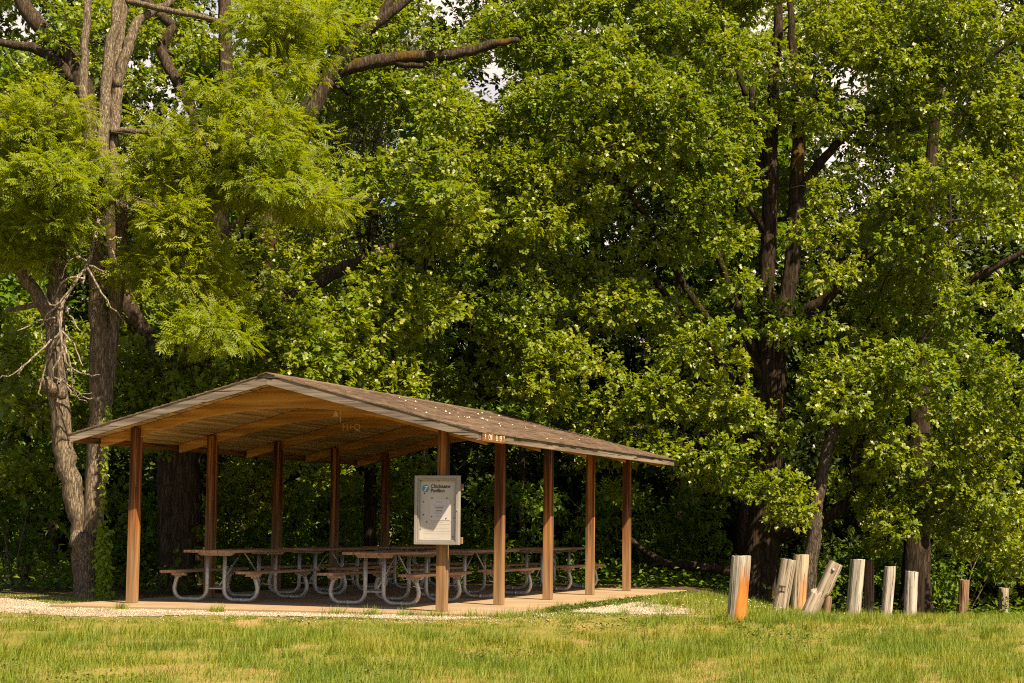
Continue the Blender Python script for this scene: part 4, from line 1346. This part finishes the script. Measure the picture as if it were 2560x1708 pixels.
# great oak behind the pavilion's left side
make_tree('broad_oak_tree', 'massive dark oak with thick spreading limbs behind the left end of the pavilion', foot_of(403, 1350, 33.0),
    [([(405, 1380, 33.0), (404, 1300, 33.0), (402, 1180, 33.0), (404, 1050, 33.0), (408, 930, 33.0), (425, 830, 33.1)], [104, 84, 84, 84, 88, 84]),
     ([(430, 900, 33.1), (480, 850, 33.3), (540, 760, 33.5), (585, 640, 33.6), (615, 520, 33.7), (660, 380, 33.9), (705, 270, 34.0), (745, 180, 34.1)], [56, 58, 58, 56, 54, 50, 48, 46]),
     ([(745, 180, 34.1), (790, 155, 34.2), (900, 135, 34.4), (1040, 125, 34.6), (1130, 100, 34.7), (1190, 92, 34.8)], [44, 38, 30, 25, 19, 11]),
     ([(900, 140, 34.4), (960, 150, 34.5), (1060, 125, 34.7), (1140, 105, 34.8)], [18, 15, 12, 8]),
     ([(745, 190, 34.1), (800, 110, 34.0), (850, 60, 34.0), (910, 20, 34.0), (970, -30, 34.0)], [36, 34, 32, 24, 18]),
     ([(850, 70, 34.0), (890, 10, 34.0), (920, -50, 34)], [26, 22, 18]),
     ([(560, 740, 33.5), (660, 690, 33.6), (760, 630, 33.7), (850, 590, 33.8), (960, 540, 34), (1090, 470, 34.4)], [38, 38, 33, 26, 17, 5]),
     ([(425, 850, 33.1), (440, 760, 33.2), (470, 650, 33.3), (500, 570, 33.4), (510, 440, 33.6), (520, 300, 33.8), (518, 150, 34), (515, 20, 34.2), (510, -80, 34.4)], [48, 44, 40, 38, 36, 34, 32, 30, 26]),
     ([(400, 900, 33.0), (340, 780, 33.1), (290, 700, 33.2), (270, 600, 33.4)], [50, 46, 42, 36]),
     ([(480, 620, 33.4), (540, 520, 33.2), (600, 470, 33), (640, 440, 32.8)], [22, 18, 12, 8]),
     ([(300, 720, 33.2), (230, 420, 34.5), (185, 180, 35.0), (120, 90, 35.2), (60, 20, 35.4), (30, -60, 35.6)], [38, 40, 44, 40, 36, 30]),
     ([(180, 190, 35.0), (110, 125, 35.0), (50, 105, 34.9), (-30, 95, 34.8)], [34, 28, 22, 14]),
     ([(400, 60, 34.6), (370, 110, 34.5), (390, 160, 34.4), (440, 260, 34.2), (480, 420, 33.8)], [22, 26, 26, 24, 22]),
     ([(400, 60, 34.6), (350, 20, 34.6), (300, -60, 34.8)], [22, 24, 22])],
    [(620, 690, 110, 60, 31.8), (690, 760, 90, 60, 31.6), (740, 830, 90, 50, 31.8), (560, 760, 70, 40, 31.8), (640, 850, 70, 30, 32), (560, 850, 60, 35, 31.7), (470, 840, 70, 40, 31.6), (420, 900, 60, 40, 31.6), (330, 880, 60, 50, 31.8), (290, 820, 50, 30, 31.9), (480, 900, 50, 30, 31.8),
     (330, 970, 60, 30, 32), (100, 900, 50, 40, 32.5), (60, 960, 70, 50, 32.2), (150, 960, 40, 30, 32.6), (30, 1060, 50, 60, 32.5), (40, 880, 40, 30, 33),
     (860, 655, 70, 35, 32.6), (800, 720, 80, 50, 32.4), (870, 770, 90, 60, 32.6), (900, 850, 80, 50, 32.8), (960, 720, 70, 60, 33),
     (760, 90, 60, 70, 32.9), (790, 210, 60, 60, 36), (860, 60, 50, 40, 36), (900, 215, 90, 30, 35.6), (960, 210, 60, 30, 35.6), (940, 80, 60, 40, 34.2), (1080, 80, 70, 40, 34.6), (1010, 100, 60, 30, 34.7), (990, 30, 40, 30, 34.6), (1000, 240, 60, 50, 34.0),
     (90, 80, 110, 50, 34.6), (1000, 60, 60, 30, 35.5), (860, 150, 60, 40, 35.2), (1060, 150, 40, 20, 35), (960, 470, 80, 40, 31.8), (985, 530, 50, 35, 33.0),  (1040, 480, 60, 40, 32.6), (680, 1050, 60, 35, 36.5), (580, 1090, 50, 40, 36), (760, 1080, 50, 40, 37), (930, 1070, 60, 40, 38), (540, 1160, 40, 30, 36.5), (860, 1140, 60, 30, 38.5), (800, 420, 70, 22, 32.7), (890, 385, 70, 25, 32.7), (1000, 350, 80, 45, 32.7), (950, 430, 50, 25, 32.4), (900, 500, 50, 30, 31.6), (1020, 420, 60, 40, 31.8), (840, 690, 60, 40, 32.6), (760, 560, 60, 40, 35), (700, 600, 60, 50, 35.2), (1060, 30, 60, 50, 36), (1120, 60, 60, 50, 36.5), (1010, 20, 60, 40, 36.5), (1160, 60, 50, 40, 36), (1090, 130, 50, 30, 36.5), (960, 30, 60, 40, 36.5), (360, 30, 90, 60, 36.5), (480, 120, 80, 70, 36.5), (250, 60, 80, 60, 36.5), (60, 0, 120, 60, 36.5), (640, 20, 120, 70, 36), (760, 10, 90, 60, 36), (870, -20, 90, 50, 36), (640, 540, 60, 50, 33), (560, 620, 60, 50, 33), (330, 720, 70, 60, 33.4), (60, 760, 70, 60, 34), (170, 800, 40, 60, 34), (40, 180, 70, 60, 34.4), (160, 60, 60, 50, 34.8), (300, 60, 70, 60, 34.6), (330, 170, 60, 50, 34.4), (420, 110, 60, 60, 34.2), (450, 40, 70, 50, 34.4), (200, 120, 60, 50, 35.6), (120, 190, 70, 50, 35.8), (420, 60, 80, 50, 36)],  # includes front boughs added to shade the lower limb
    'oak', M['oak'], M['bark_great'], 0.125, dens=1.0, back=0.3, back_off=(2.5, 5.5), seed=2)

# fine narrow-leaved oak filling the middle
make_tree('narrow_leaf_oak', 'pale narrow leaved oak behind the great oak, with drooping silvery sprays', foot_of(850, 1340, 38.0),
    [([(850, 1360, 38), (848, 1200, 38), (852, 1000, 38), (858, 800, 38), (850, 600, 38), (860, 420, 38), (870, 250, 38.2), (880, 60, 38.4), (885, -60, 38.5)], [34, 30, 28, 26, 24, 22, 18, 14, 10]),
     ([(855, 500, 38), (800, 400, 37.6), (780, 330, 37.4)], [14, 10, 6]), ([(858, 480, 38), (920, 380, 37.6), (950, 320, 37.4)], [14, 10, 6])],
    [(830, 330, 80, 70, 36.6), (800, 420, 60, 50, 36.8), (880, 400, 70, 60, 36.8), (860, 270, 70, 40, 37), (930, 440, 50, 50, 37.2), (790, 500, 70, 50, 37), (870, 560, 60, 40, 37.4), (1000, 40, 50, 60, 38.5), (960, 120, 40, 40, 38.4)],
    'nar', M['willow'], M['bark_oak'], 0.115, dens=1.3, back=0.5, back_off=(1, 3), hang=0.5, flat=0.9, seed=3, leaf_kind_back='nar')

# forked oak that fills the right-centre
make_tree('forked_oak_tree', 'tall forked dark oak with glossy lobed leaves behind the bollards', foot_of(1745, 1330, 38.0),
    [([(1742, 1390, 38), (1745, 1290, 38), (1758, 1150, 38), (1762, 1020, 38), (1765, 920, 38), (1768, 830, 38)], [120, 84, 76, 72, 74, 80]),
     ([(1758, 860, 38), (1755, 760, 38), (1758, 660, 37.9), (1765, 540, 37.8), (1768, 420, 37.8), (1770, 310, 37.8), (1775, 190, 37.9), (1785, 80, 38), (1790, -70, 38.2)], [52, 46, 40, 36, 34, 32, 26, 22, 16]),
     ([(1778, 850, 38.1), (1795, 740, 38.2), (1812, 640, 38.2), (1822, 520, 38.2), (1828, 400, 38.2), (1832, 300, 38.3), (1825, 180, 38.4), (1815, 60, 38.5), (1810, -60, 38.6)], [46, 40, 38, 36, 32, 30, 22, 16, 12]),
     ([(1828, 450, 38.2), (1870, 390, 38.0), (1930, 320, 37.8), (1990, 270, 37.6), (2060, 220, 37.4), (2130, 200, 37.2)], [24, 22, 18, 15, 11, 7]),
     ([(1835, 310, 38.3), (1860, 270, 38.2), (1880, 200, 38.1)], [20, 14, 8]),
     ([(1700, 330, 38.1), (1735, 320, 38), (1758, 380, 37.9), (1765, 430, 37.8)], [10, 14, 18, 22]),
     ([(1725, 200, 38), (1730, 290, 38), (1745, 370, 37.9), (1768, 480, 37.8)], [14, 18, 20, 22]),
     ([(1640, -60, 38.2), (1655, 40, 38.2), (1680, 120, 38.1), (1710, 220, 38)], [12, 14, 15, 14]),
     ([(1790, 800, 38.1), (1850, 720, 37.8), (1900, 680, 37.6), (1960, 610, 37.4), (2020, 570, 37.2)], [30, 28, 30, 26, 16]),
     ([(1745, 1130, 38), (1720, 1000, 38.2), (1695, 900, 38.3), (1640, 820, 38.2), (1560, 720, 37.8), (1500, 640, 37.4), (1420, 560, 37)], [38, 36, 34, 24, 18, 14, 8]),
     ([(1768, 900, 38), (1700, 800, 37.4), (1600, 700, 36.8), (1470, 480, 36.2), (1330, 330, 35.8)], [28, 22, 18, 14, 8]),
     ([(1560, 720, 37.8), (1430, 740, 37.0), (1300, 760, 36.2), (1180, 770, 35.8)], [18, 14, 10, 6]),
     ([(1770, 1230, 37.9), (1820, 1215, 37.6), (1880, 1195, 37.3), (1935, 1160, 37.1), (1960, 1100, 37.0), (1975, 1000, 36.9)], [32, 28, 26, 26, 24, 18]),
     ([(1745, 850, 38), (1690, 700, 37.5), (1640, 560, 37), (1600, 380, 36.5), (1560, 180, 36.2)], [26, 20, 16, 12, 7]),
     ([(1765, 540, 37.8), (1690, 430, 37.2), (1620, 300, 36.6)], [18, 12, 7])],
    [(1150, 330, 130, 100, 35.2), (1080, 280, 70, 50, 35.8), (1300, 260, 130, 100, 35.0), (1210, 200, 60, 50, 35.6), (1290, 110, 80, 60, 35.8), (1440, 180, 130, 110, 35.0), (1400, 50, 130, 70, 35.6), (1580, 90, 120, 90, 35.4), (1560, 260, 120, 100, 35.0), (1400, 370, 130, 80, 35.0),
     (1060, 430, 110, 80, 35.4), (1200, 470, 110, 70, 35.0), (1330, 470, 90, 60, 35.4), (1010, 540, 80, 60, 35.8), (1120, 570, 90, 50, 35.8), (1650, 400, 80, 80, 35.6), (1700, 270, 50, 70, 36), (1710, 90, 80, 80, 36), (1640, 540, 80, 60, 35.8), (1560, 400, 80, 60, 35.5), (1480, 330, 70, 50, 35.6),
     (1520, 570, 60, 40, 36.2), (1140, 670, 85, 45, 34.8), (1110, 740, 60, 30, 35), (1300, 770, 110, 50, 34.8), (1230, 830, 100, 50, 34.9), (1130, 860, 70, 40, 35.2), (1380, 830, 70, 40, 35.3), (1270, 900, 60, 30, 35.3), (1420, 690, 60, 40, 36), (1300, 640, 60, 35, 36.2),
     (1640, 790, 80, 60, 35.6), (1570, 720, 60, 40, 36), (1560, 860, 80, 40, 35.7), (1480, 900, 80, 40, 35.6), (1620, 930, 90, 40, 35.6), (1400, 960, 80, 40, 35.8), (1540, 1000, 80, 40, 35.8), (1660, 1040, 70, 50, 35.8), (1600, 1090, 60, 30, 36), (1430, 1080, 30, 70, 36.2), (1380, 1050, 40, 40, 36.4),
     (1860, 770, 85, 40, 36.4), (1765, 1125, 50, 45, 36.2),  (1790, 1000, 40, 40, 36.8), (1790, 1180, 45, 35, 36.2), (1790, 740, 50, 30, 36.8), (1880, 610, 50, 50, 36.8), (1860, 520, 40, 40, 37),
     (1900, 230, 60, 40, 36.6), (1870, 120, 90, 60, 36.4), (1870, 30, 90, 50, 36.6), (1790, 250, 40, 40, 37.2), (1900, 410, 40, 40, 37.2), (1960, 250, 50, 40, 36.8), (1980, 130, 40, 50, 37), (1700, 650, 40, 30, 36.8), (1700, 960, 40, 40, 36.6), (1690, 1110, 40, 40, 36.8),
     (1650, 0, 100, 60, 36), (1200, 120, 60, 60, 36), (1180, 40, 50, 50, 36), (1250, 20, 70, 60, 36), (1180, 240, 60, 50, 35.6), (1930, 20, 80, 40, 37), (1950, 120, 60, 40, 38), (2000, 180, 60, 40, 38.5), (1980, 300, 60, 50, 38.5), (1850, 200, 40, 60, 38.8), (1930, 60, 70, 60, 38.5), (1990, 60, 60, 50, 38.5), (2030, 230, 50, 50, 38.5), (1930, 330, 60, 40, 39), (2030, 330, 50, 30, 39), (1850, 330, 40, 60, 39.5), (1800, 400, 60, 60, 40), (1740, 250, 40, 60, 39.5), (1800, 120, 40, 60, 40), (1700, 520, 50, 60, 39.5), (1880, 480, 60, 50, 40), (1950, 520, 60, 50, 40), (1960, 420, 60, 40, 40), (1240, 560, 80, 50, 36.5), (1400, 600, 70, 50, 37), (1010, 640, 60, 50, 36.5), (1010, 860, 60, 50, 37), (1080, 930, 80, 40, 37.5), (1500, 770, 60, 50, 38), (1340, 700, 60, 40, 37.5), (1290, 20, 60, 50, 36.4), (1500, -40, 150, 60, 36), (1800, -50, 150, 50, 36.6), (1260, 400, 60, 40, 35.3)],
    'oak', M['oak'], M['bark_oak'], 0.112, dens=1.1, back=0.25, back_off=(3.5, 7), seed=4)

# oak at the far right
make_tree('leafy_oak_tree', 'leafy oak at the right edge of the woods, its dark trunk mostly hidden', foot_of(2100, 1330, 39.5),
    [([(2100, 1400, 39.5), (2102, 1290, 39.5), (2105, 1150, 39.5), (2108, 1000, 39.5), (2112, 850, 39.5), (2118, 720, 39.5), (2122, 620, 39.5), (2130, 480, 39.5), (2140, 320, 39.6), (2160, 150, 39.7), (2180, -60, 39.8)], [84, 62, 56, 50, 44, 38, 34, 30, 26, 20, 14]),
     ([(2115, 740, 39.5), (2200, 660, 38.8), (2290, 610, 38.4), (2380, 560, 38.2)], [22, 18, 14, 10]),
     ([(2105, 1180, 39.5), (2160, 1160, 39.0), (2200, 1120, 38.6), (2250, 1050, 38.2)], [30, 28, 24, 14]),
     ([(2250, 150, 38.8), (2300, 110, 38.6), (2370, 70, 38.4)], [9, 11, 12]), ([(2250, 215, 38.8), (2310, 195, 38.6), (2370, 160, 38.4)], [8, 11, 12]),
     ([(2130, 420, 39.5), (2200, 300, 39.1), (2250, 190, 38.8)], [18, 13, 9]), ([(2108, 900, 39.5), (2030, 830, 38.6), (1970, 800, 38)], [18, 12, 7])],
    [(2150, 550, 85, 70, 36.8), (2230, 460, 70, 50, 37.2), (2060, 470, 50, 40, 37.4), (2260, 340, 80, 60, 36.8), (2140, 170, 110, 80, 37), (2060, 80, 80, 60, 37.2), (2180, 60, 110, 50, 37), (2310, 60, 60, 60, 37), (2310, 250, 50, 60, 37), (2190, 260, 60, 50, 37.4), (2090, 290, 50, 30, 37.8), (2310, 520, 60, 60, 37),
     (2240, 680, 100, 50, 36.6), (2330, 700, 50, 60, 36.6), (2090, 830, 90, 50, 36.4), (2210, 810, 100, 60, 36.4), (2320, 830, 60, 60, 36.4), (1990, 860, 70, 40, 36.6), (1930, 940, 70, 40, 36.4), (2040, 930, 90, 40, 36.5), (2180, 930, 100, 50, 36.3), (2300, 960, 80, 50, 36.4), (2060, 1030, 90, 40, 36.6),
     (2000, 1000, 60, 30, 36.8), (2200, 1030, 80, 40, 36.6), (2310, 1080, 60, 50, 36.6), (1990, 1110, 60, 40, 36.8), (2050, 1170, 60, 40, 36.8), (2150, 1090, 70, 35, 36.9), (2020, 1230, 40, 25, 36.8), (2230, 1180, 60, 40, 37), (2130, 700, 40, 40, 37.6), (2040, 650, 50, 40, 38.2), (1980, 700, 40, 40, 38.4), (2330, 400, 40, 50, 37), (2100, 480, 60, 60, 37), (2120, 400, 60, 50, 37.4), (2110, 620, 60, 40, 37.6), (2130, 760, 60, 40, 37), (2120, 900, 50, 50, 37), (2100, 1120, 60, 40, 37),  (2130, 1180, 50, 30, 37.2), (2050, 1100, 60, 40, 37), (2280, 1230, 70, 40, 37.4),  (2330, 1150, 60, 50, 37), (2340, 1270, 50, 40, 38), (2080, 1200, 40, 40, 37.4), (2220, 1110, 60, 40, 36.8), (2080, 200, 60, 60, 37.6), (2040, 160, 60, 50, 38.5), (2240, 160, 60, 50, 37.5), (2090, 0, 90, 40, 37.5), (2000, 20, 70, 50, 38.5), (2300, 180, 60, 60, 37), (2320, 320, 50, 60, 37), (1920, 860, 50, 30, 36.8), (2200, -40, 150, 50, 37)],
    'oak', M['oak'], M['bark_oak'], 0.118, dens=1.0, back=0.3, back_off=(3.5, 6.5), seed=5)

# slim pale tree leaning right between the two oaks
make_tree('leaning_pale_tree', 'slim pale trunk leaning right between the forked oak and the right oak', foot_of(1855, 1340, 36.5),
    [([(1850, 1410, 36.5), (1856, 1320, 36.5), (1868, 1240, 36.5), (1872, 1180, 36.5), (1885, 1100, 36.6), (1900, 1030, 36.7), (1925, 960, 36.8), (1960, 880, 37), (1990, 780, 37.2)], [44, 36, 34, 30, 28, 28, 22, 16, 9])],
    [(1990, 790, 50, 40, 37.4), (1955, 840, 40, 30, 37.2)],
    'oak', M['oak'], M['bark_grey'], 0.13, dens=1.0, back=0.4, back_off=(0.5, 1.5), seed=6)

# slim trees in the shade of the woods
SLIM = [(60, 1330, 36, 24, 'thin dark trunk in deep shade at the far left edge'), (128, 1330, 40, 20, 'thin shaded trunk just left of the twin trunked tree'),
        (455, 1330, 36, 26, 'dark trunk touching the right side of the great oak'), (560, 1320, 43, 14, 'thin trunk seen between the second and third left posts'),
        (800, 1320, 44, 15, 'thin trunk seen behind the fourth left post'), (975, 1310, 45, 14, 'thin trunk seen left of the notice board'),
        (1200, 1310, 46, 13, 'thin trunk seen between the right hand posts'), (1700, 1330, 43, 26, 'dark secondary trunk close left of the forked oak'),
        (2180, 1330, 48, 11, 'thin shaded trunk right of the right oak'), (2300, 1330, 52, 10, 'thin shaded trunk near the right edge'), (1560, 1320, 47, 16, 'thin trunk right of the pavilion roof end')]
for i, (x, y, Y, wpx, lab) in enumerate(SLIM):
    r2 = np.random.default_rng(300 + i)
    pts = [(x + r2.normal(0, 6), yy, Y + 0.02 * j) for j, yy in enumerate((1400, 1150, 900, 650, 420, 200))]
    ells = [(x + r2.uniform(-90, 90), r2.uniform(180, 1000), r2.uniform(60, 110), r2.uniform(50, 80), Y + r2.uniform(-1, 1)) for _ in range(9)]
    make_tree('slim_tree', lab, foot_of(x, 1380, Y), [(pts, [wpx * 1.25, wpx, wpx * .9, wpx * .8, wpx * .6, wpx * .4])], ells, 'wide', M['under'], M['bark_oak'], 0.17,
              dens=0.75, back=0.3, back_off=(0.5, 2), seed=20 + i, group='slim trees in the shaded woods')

# far woods: one mass of leaves closing the view
lv = Leaves()
for i in range(3400):
    Y = rng.uniform(48, 66); x = rng.uniform(-150, 2500)
    topz = (19.0 + 1.5 * math.sin(x * 0.006 + 1) + 1.2 * math.sin(x * 0.017)) if i < 2000 else (11.0 if i < 2800 else 4.0)
    p = spot(x, 800, Y)
    z = rng.uniform(0.2, topz) + gz(p[0], Y)
    c = np.array([p[0], Y, z])
    if in_gap(c, 45):
        continue
    bough(lv, c, rng.uniform(0.9, 1.6), 'wide', 52, 0.21, per=6, flat=0.75)
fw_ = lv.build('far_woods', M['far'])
tag(fw_, 'dense green woodland closing the view behind all trees', 'woods', kind='stuff')

# shrubs at the edge of the woods
SHRUB = [(40, 1300, 33, 0.9, 'leafy shrub in shade at the far left edge', 'under'), (300, 1290, 33.5, 0.8, 'leafy shrub between the twin trunks and the great oak', 'under'), (540, 1290, 37.0, 0.9, 'bright leafy shrub behind the front left picnic table', 'under'),
         (690, 1290, 39.5, 1.0, 'shaded shrub seen between the third and fourth left posts', 'under'), (880, 1290, 41, 1.0, 'shaded shrub behind the middle of the pavilion', 'under'), (1080, 1290, 42, 1.0, 'shaded shrub behind the notice board post', 'under'),
         (1300, 1290, 42, 1.0, 'shaded shrub behind the right hand tables', 'under'), (1510, 1290, 43, 1.0, 'dark shrub just right of the last pavilion post', 'under'), (1620, 1310, 43, 0.8, 'dark shrub left of the thickest bollard', 'under'), (1800, 1320, 40.5, 0.6, 'low leafy shrub at the foot of the forked oak', 'under'),
         (1940, 1330, 43, 0.8, 'dark leafy shrub behind the leaning bollard', 'under'), (2040, 1330, 42, 0.8, 'dark leafy shrub behind the slim bollard', 'under'), (2180, 1340, 43, 0.9, 'dark leafy shrub left of the dry bush', 'under'), (2270, 1330, 51, 1.2, 'dry olive bush at the right behind the last bollards', 'dull'), (2350, 1330, 52, 1.2, 'dry olive bush cut by the right edge', 'dull')]
for i, (x, y, Y, r, lab, mt) in enumerate(SHRUB):
    f = foot_of(x, y, Y)
    root = empty('shrub', f); tag(root, lab, 'shrub', 'shrubs along the edge of the woods')
    lv = Leaves(); mb = MB()
    for j in range(13):
        c = np.array([rng.uniform(-1.5, 1.5) * r, rng.uniform(-0.8, 0.8) * r, rng.uniform(0.25, 2.1) * r])
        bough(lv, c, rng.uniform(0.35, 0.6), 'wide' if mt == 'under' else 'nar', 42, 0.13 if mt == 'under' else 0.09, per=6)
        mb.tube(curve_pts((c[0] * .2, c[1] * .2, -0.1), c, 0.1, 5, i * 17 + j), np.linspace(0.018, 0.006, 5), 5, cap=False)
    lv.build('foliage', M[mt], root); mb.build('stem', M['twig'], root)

# ground cover under the trees
lv = Leaves()
n = 26000
Y = np.sqrt(rng.uniform(30 ** 2, 52 ** 2, n)); X = rng.uniform(-0.33, 0.33, n) * Y
du = (X - PX) * U2[0] + (Y - PY) * U2[1]; dv = (X - PX) * V2[0] + (Y - PY) * V2[1]
k = ((Y - 0.28 * X) > 32.8 + 3.0 * smooth(1.5, 4.0, X) + rng.normal(0, 0.6, n)) & ~((du < 10.8) & (du > -1.2) & (dv > -1.2) & (dv < 6.0))
X, Y = X[k], Y[k]; n = len(X)
clump = vnoise(X, Y, 0.9, 55)
P = np.c_[X, Y, ground_z(X, Y) + rng.random(n) * (0.1 + 0.5 * clump)]
lv.add(*place_leaves(WIDE_V, NAR_T, P, unit(np.c_[rng.normal(size=(n, 2)), rng.uniform(-.2, .6, n)]), unit(UP + rng.normal(0, .4, (n, 3))), rng.uniform(0.07, 0.17, n)))
tag(lv.build('ground_cover', M['under']), 'low shaded leafy ground cover under the trees', 'ground cover', kind='stuff')

# vine climbing the right foot of the twin trunk
root = empty('climbing_vine', foot_of(232, 1370, 29.0)); tag(root, 'bright green vine climbing the right side of the forked trunk', 'vine')
b0 = np.array(root.location); lv = Leaves(); mb = MB()
path = densify([spot(x, y, Y) for x, y, Y in ((236, 1372, 28.98), (238, 1300, 28.98), (236, 1220, 29.0), (238, 1130, 29.05), (242, 1060, 29.1), (245, 980, 29.15), (247, 940, 29.2))], 5)
mb.tube(path - b0, np.linspace(0.014, 0.006, len(path)), 6)
for p, wd in zip(path, np.interp(np.arange(len(path)), [0, 8, 14, len(path)], [0.075, 0.08, 0.04, 0.03])):
    n = int(40 + 500 * wd) if p[2] < 1.1 else 7
    P = p - b0 + rng.normal(0, 1, (n, 3)) * [wd * .62, wd * .5, 0.09]
    D = unit(np.c_[rng.normal(0, .6, n), rng.normal(-.4, .5, n), -np.abs(rng.normal(.6, .4, n))]); N = unit(np.c_[rng.normal(.4, .4, n), -np.ones(n), rng.normal(.7, .4, n)])
    lv.add(*place_leaves(WIDE_V, NAR_T, P, D, N, rng.uniform(0.06, 0.115, n)))
lv.build('foliage', M['vine'], root); mb.build('stem', M['twig'], root)

# fallen limb in the shade right of the pavilion
root = empty('fallen_limb', foot_of(1560, 1330, 38)); tag(root, 'dark fallen limb lying in shade right of the pavilion', 'limb')
b0 = np.array(root.location); mb = MB()
mb.tube(densify([spot(1440, 1235, 38.6) , spot(1520, 1290, 38.4), spot(1600, 1300, 38.2), spot(1680, 1310, 38.1), spot(1740, 1318, 38.3)], 5, 0.02) - b0, np.linspace(0.06, 0.14, 21), 9, rough=0.05)
mb.tube(densify([spot(1520, 1290, 38.4), spot(1470, 1310, 38.0), spot(1400, 1330, 37.8)], 5, 0.02) - b0, np.linspace(0.05, 0.02, 11), 7, rough=0.05)
mb.build('limb', M['bark_oak'], root, True)
